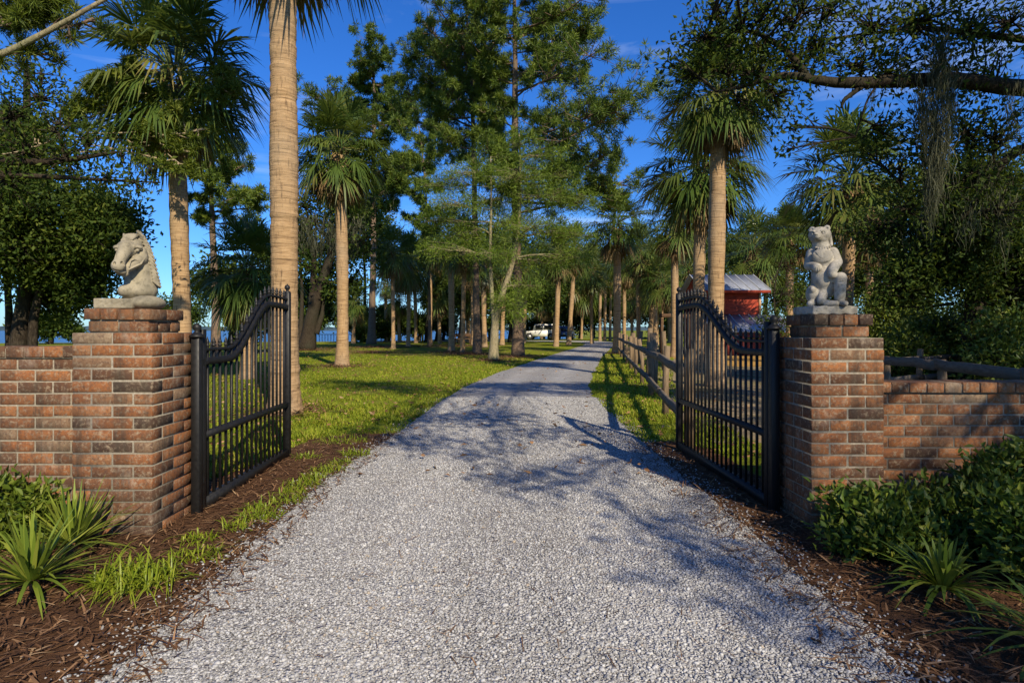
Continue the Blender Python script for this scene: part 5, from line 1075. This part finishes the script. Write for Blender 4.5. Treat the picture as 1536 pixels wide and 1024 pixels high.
# ------------------------------------------------------------------ red shed
def shed():
    Z = 28; x0, x1 = wx(1057, Z), wx(1141, Z); t = thing('red_shed', 'red timber shed with two tiered metal roof behind the right palms', 'shed', ((x0 + x1) / 2, Z, 0)); o = np.array(t.location)
    ze, zr_ = wz(437, Z), wz(413, Z + .9); zl, zle = wz(472, Z), wz(497, Z - 1.5)
    mb = MB(); D = 3.2; box(mb, (x0, Z, 0), (x1, Z + D, ze + .02)); 
    mb.add([[x1 - .001, Z, ze], [x1 - .001, Z + D, ze], [x1 - .001, Z + D / 2, zr_ + .02], [x0, Z, ze], [x0, Z + D, ze], [x0, Z + D / 2, zr_ + .02]], [np.array([[0, 1, 2], [3, 5, 4]])]); mb.build('wall', M['siding'], t, o)
    def roof(name, ya, za, yb, zb, xa, xb):
        mb = MB(); V = [[xa, ya, za], [xb, ya, za], [xb, yb, zb], [xa, yb, zb]]; V += [[p[0], p[1], p[2] - .05] for p in V]
        mb.add(V, np.array([[0, 1, 2, 3], [7, 6, 5, 4], [0, 4, 5, 1], [1, 5, 6, 2], [2, 6, 7, 3], [3, 7, 4, 0]]))
        n = int((xb - xa) / .40)
        for k in range(n + 1):
            x = xa + (xb - xa) * k / n; w_ = .016
            V = [[x - w_, ya, za + .002], [x + w_, ya, za + .002], [x + w_, yb, zb + .002], [x - w_, yb, zb + .002]]; V += [[p[0], p[1], p[2] + .03] for p in V]
            mb.add(V, np.array([[4, 5, 6, 7], [0, 1, 5, 4], [3, 2, 6, 7], [0, 4, 7, 3], [1, 2, 6, 5]]))
        return mb.build(name, M['roof_metal'], t, o)
    zrid = zr_
    roof('roof', Z - .35, ze + .04, Z + D / 2, zrid + .09, x0 - .2, x1 + .32); roof('roof', Z + D + .3, ze + .04, Z + D / 2 + .01, zrid + .09, x0 - .2, x1 + .32)
    roof('porch_roof', Z - 1.7, zle, Z - .01, zl, x0 - .2, x1 + .75)
    mb = MB(); box(mb, (x0 - .2, Z - .39, ze - .10), (x1 + .3, Z - .355, ze + .03)); mb.build('fascia', M['siding'], t, o)
    mb = MB(); box(mb, (x1 - .09, Z - .03, zl), (x1 + .012, Z - .004, ze - .02)); mb.build('corner_board', M['trim'], t, o)
    mb = MB(); xs = np.arange(x0, x1 + .7, .21)
    for x in xs: box(mb, (x + .005, Z - 1.62, .02), (x + .195, Z - 1.59, zle - .06))
    mb.build('porch_boards', M['red_board'], t, o)
    for x in (x0 + .1, (x0 + x1) / 2, x1 + .6):
        mb = MB(); box(mb, (x - .05, Z - 1.58, 0), (x + .05, Z - 1.48, zle - .06)); mb.build('porch_post', M['brown_wood'], t, o)
shed()
def beam():
    Z = 26; t = thing('timber_arbor', 'brown timber beam on posts in front of the paddock palms', 'arbor', (wx(1008, Z), Z, 0)); o = np.array(t.location)
    mb = MB(); plank(mb, [wx(990, Z), Z, wz(473, Z)], [wx(1040, Z), Z + .5, wz(474, Z)], .085, .06, rng); mb.build('beam', M['brown_wood'], t, o)
    for x in (993, 1036):
        mb = MB(); box(mb, (wx(x, Z) - .06, Z + .02, 0), (wx(x, Z) + .06, Z + .14, wz(474, Z) - .09)); mb.build('post', M['brown_wood'], t, o)
beam()

# ------------------------------------------------------------------ cars, boathouse, shore
def prism(mb, prof, y0, y1):
    n = len(prof); V = [[x, y0, z] for x, z in prof] + [[x, y1, z] for x, z in prof]; me_ = [[i, (i + 1) % n, n + (i + 1) % n, n + i] for i in range(n)]
    mb.add(V, [np.array(me_)[:, ::-1], np.array([list(range(n))]), np.array([list(range(2 * n - 1, n - 1, -1))])])
def car(label, loc, rot, paint, boxy, group='parked cars at the road end'):
    t = thing('parked_car', label, 'car', loc, group); t.rotation_euler = (0, 0, rot); W = .88
    mb = MB(); body = [(-1.95, .42), (-1.98, .85), (-1.9, .98), (-.95, 1.05), (1.85, 1.08), (1.93, .95), (1.95, .42)] if boxy else [(-2.1, .35), (-2.15, .7), (-1.9, .88), (-.9, .98), (1.9, 1.0), (2.1, .8), (2.1, .35)]
    prism(mb, body, -W, W)
    cab = [(-.86, 1.04), (-.62, 1.80), (1.80, 1.82), (1.86, 1.06)] if boxy else [(-.95, .96), (-.35, 1.60), (1.4, 1.62), (1.95, .98)]
    prism(mb, cab, -W + .06, W - .06)
    mb.build('body', paint, t)
    top, bot = (1.68, 1.18) if boxy else (1.50, 1.06)
    for s in (-1, 1):
        for a, b in (((-.55, .30), (.42, 1.62)) if boxy else ((-.35, .45), (.55, 1.4))):
            mb = MB(); y = s * (W - .06); box(mb, (a, min(y, y + s * .008), bot), (b, max(y, y + s * .008), top), .5); mb.build('window', M['glass'], t)
    mb = MB(); x_a, x_b = (cab[0][0] + .055, cab[1][0] - .055); prism(mb, [(x_a - .03, cab[0][1] + .08), (x_b - .03, cab[1][1] - .1), (x_b + .01, cab[1][1] - .1), (x_a + .01, cab[0][1] + .08)], -W + .16, W - .16); mb.build('windscreen', M['glass'], t)
    for x in (-1.25, 1.22):
        for s in (-1, 1):
            th = np.linspace(0, 2 * math.pi, 24, endpoint=False); r = .40 if boxy else .35
            mb = MB(); tube(mb, [[x, s * (W - .2), r], [x, s * (W + .03), r]], r, 24); w_ = mb.build('wheel', M['tyre'], t)
            mb = MB(); tube(mb, [[x, s * (W + .028), r], [x, s * (W + .042), r]], r * .6, 18); mb.build('rim', M['rim'], w_)
    for s in (-1, 1):
        mb = MB(); tube(mb, [[body[1][0] - .03, s * .62, .82 if boxy else .72], [body[1][0] + .06, s * .62, .82 if boxy else .72]], .10, 14); mb.build('headlight', M['lamp'], t)
    mb = MB(); box(mb, (body[0][0] - .10, -W, .42), (body[0][0] + .05, W, .60), .5, .02); mb.build('bumper', M['tyre'], t)
    mb = MB(); box(mb, (body[-1][0] - .05, -W, .42), (body[-1][0] + .10, W, .60), .5, .02); mb.build('bumper', M['tyre'], t)
    if boxy:
        mb = MB(); tube(mb, [[1.96, .25, 1.0], [2.16, .25, 1.0]], .36, 22); mb.build('spare_wheel', M['tyre'], t)
car('boxy white off road car parked side on behind the palms', (wx(812, 68), 68, 0), R(-12), M['white_paint'], True)
car('dark blue car facing the road, half hidden by a leaning palm', (wx(845, 71), 71, 0), R(70), M['blue_paint'], False)
def boathouse():
    Z = 84; t = thing('boathouse', 'open boathouse with dark gabled roof seen between palm trunks', 'boathouse', (wx(720, Z), Z, 0)); o = np.array(t.location)
    xa, xb, xm = wx(694, Z), wx(744, Z), wx(719, Z); ze, zr_ = wz(472, Z), wz(462, Z)
    mb = MB(); V = [[xa, Z - 2, ze], [xm, Z - 2, zr_], [xb, Z - 2, ze], [xa, Z + 3, ze], [xm, Z + 3, zr_], [xb, Z + 3, ze]]; V += [[p[0], p[1], p[2] - .3] for p in V]
    mb.add(V, np.array([[0, 1, 4, 3], [1, 2, 5, 4], [6, 9, 10, 7], [7, 10, 11, 8], [0, 6, 7, 1], [1, 7, 8, 2], [3, 4, 10, 9], [4, 5, 11, 10], [0, 3, 9, 6], [2, 8, 11, 5]])); mb.build('roof', M['pier'], t, o)
    for x in (698, 719, 740):
        for yy in (-1.8, 2.8):
            mb = MB(); box(mb, (wx(x, Z) - .12, Z + yy - .12, -1.2), (wx(x, Z) + .12, Z + yy + .12, wz(474, Z))); mb.build('post', M['pier'], t, o)
    mb = MB(); box(mb, (xa - .4, Z - 2.2, .0), (xb + .4, Z + 3.2, .16)); mb.build('deck', M['pier'], t, o)
    mb = MB(); box(mb, (wx(700, Z), Z - .5, .165), (wx(722, Z), Z + 2, wz(480, Z))); mb.build('dark_box', M['pier'], t, o)  # plain dark box standing on the deck below the roof
    mb = MB()
    for x in np.arange(xa, xb, .28): box(mb, (x - .04, Z - 2.15, .16), (x + .04, Z - 2.09, 1.05))
    box(mb, (xa, Z - 2.17, 1.05), (xb, Z - 2.07, 1.13)); mb.build('railing', M['white_rail'], t, o)
boathouse()
def pier():
    t = thing('pier_railing', 'pale pier railing along the water at the left', 'railing', (wx(500, 66), 66, 0)); o = np.array(t.location); mb = MB(); Z = 66
    xa, xb = wx(470, Z), wx(600, Z); 
    for x in np.arange(xa, xb, .32): box(mb, (x - .03, Z, -.7), (x + .03, Z + .05, .62))
    mb.build('pickets', M['white_rail'], t, o); mb = MB(); box(mb, (xa, Z - .03, .62), (xb, Z + .09, .70)); mb.build('handrail', M['white_rail'], t, o)
pier()
def bench():
    Z = 48; t = thing('wooden_bench', 'low brown wooden bench between the grove trunks', 'bench', (wx(690, Z), Z, 0)); o = np.array(t.location)
    mb = MB(); box(mb, (wx(681, Z), Z - .2, .40), (wx(707, Z), Z + .25, .47), .5, .01); mb.build('seat', M['brown_wood'], t, o)
    mb = MB(); box(mb, (wx(681, Z), Z + .25, .60), (wx(707, Z), Z + .30, .85), .5, .01); mb.build('backrest', M['brown_wood'], t, o)
    for x in (683, 705):
        mb = MB(); box(mb, (wx(x, Z) - .04, Z - .18, 0), (wx(x, Z) + .04, Z + .24, .40)); box(mb, (wx(x, Z) - .04, Z + .24, .05), (wx(x, Z) + .04, Z + .249, .85)); mb.build('leg', M['brown_wood'], t, o)
bench()
mb = MB(); tube(mb, [[0, 0, -.05], [0, 0, .78]], [.09, .085], 10); lathe(mb, (0, 0, .78), [(.085, 0), (.085, .02), (.05, .07), (0, .09)]); o = mb.build('marker_post', M['yellow']); o.location = (wx(634, 56), 56, 0); tag(o, 'short yellow post on the lawn among the grove trunks', 'post')
def far_shore():
    g = np.random.default_rng(9); xs = np.linspace(-2200, 2200, 420); h = 9 + np.convolve(g.normal(0, 3.2, 420), np.ones(4) / 4, 'same'); Y = 1500
    V = np.concatenate([np.c_[xs, np.full(420, Y), np.full(420, -3)], np.c_[xs, np.full(420, Y + 6), h], np.c_[xs, np.full(420, Y + 120), h * .9], np.c_[xs, np.full(420, Y + 130), np.full(420, -3)]]); j = np.arange(419)
    F = np.concatenate([np.stack([j + 420 * k, j + 1 + 420 * k, j + 421 + 420 * k, j + 420 + 420 * k], -1) for k in range(3)])
    o = MB().add(V, F).build('distant_shore', M['far']); struct(o)
far_shore()
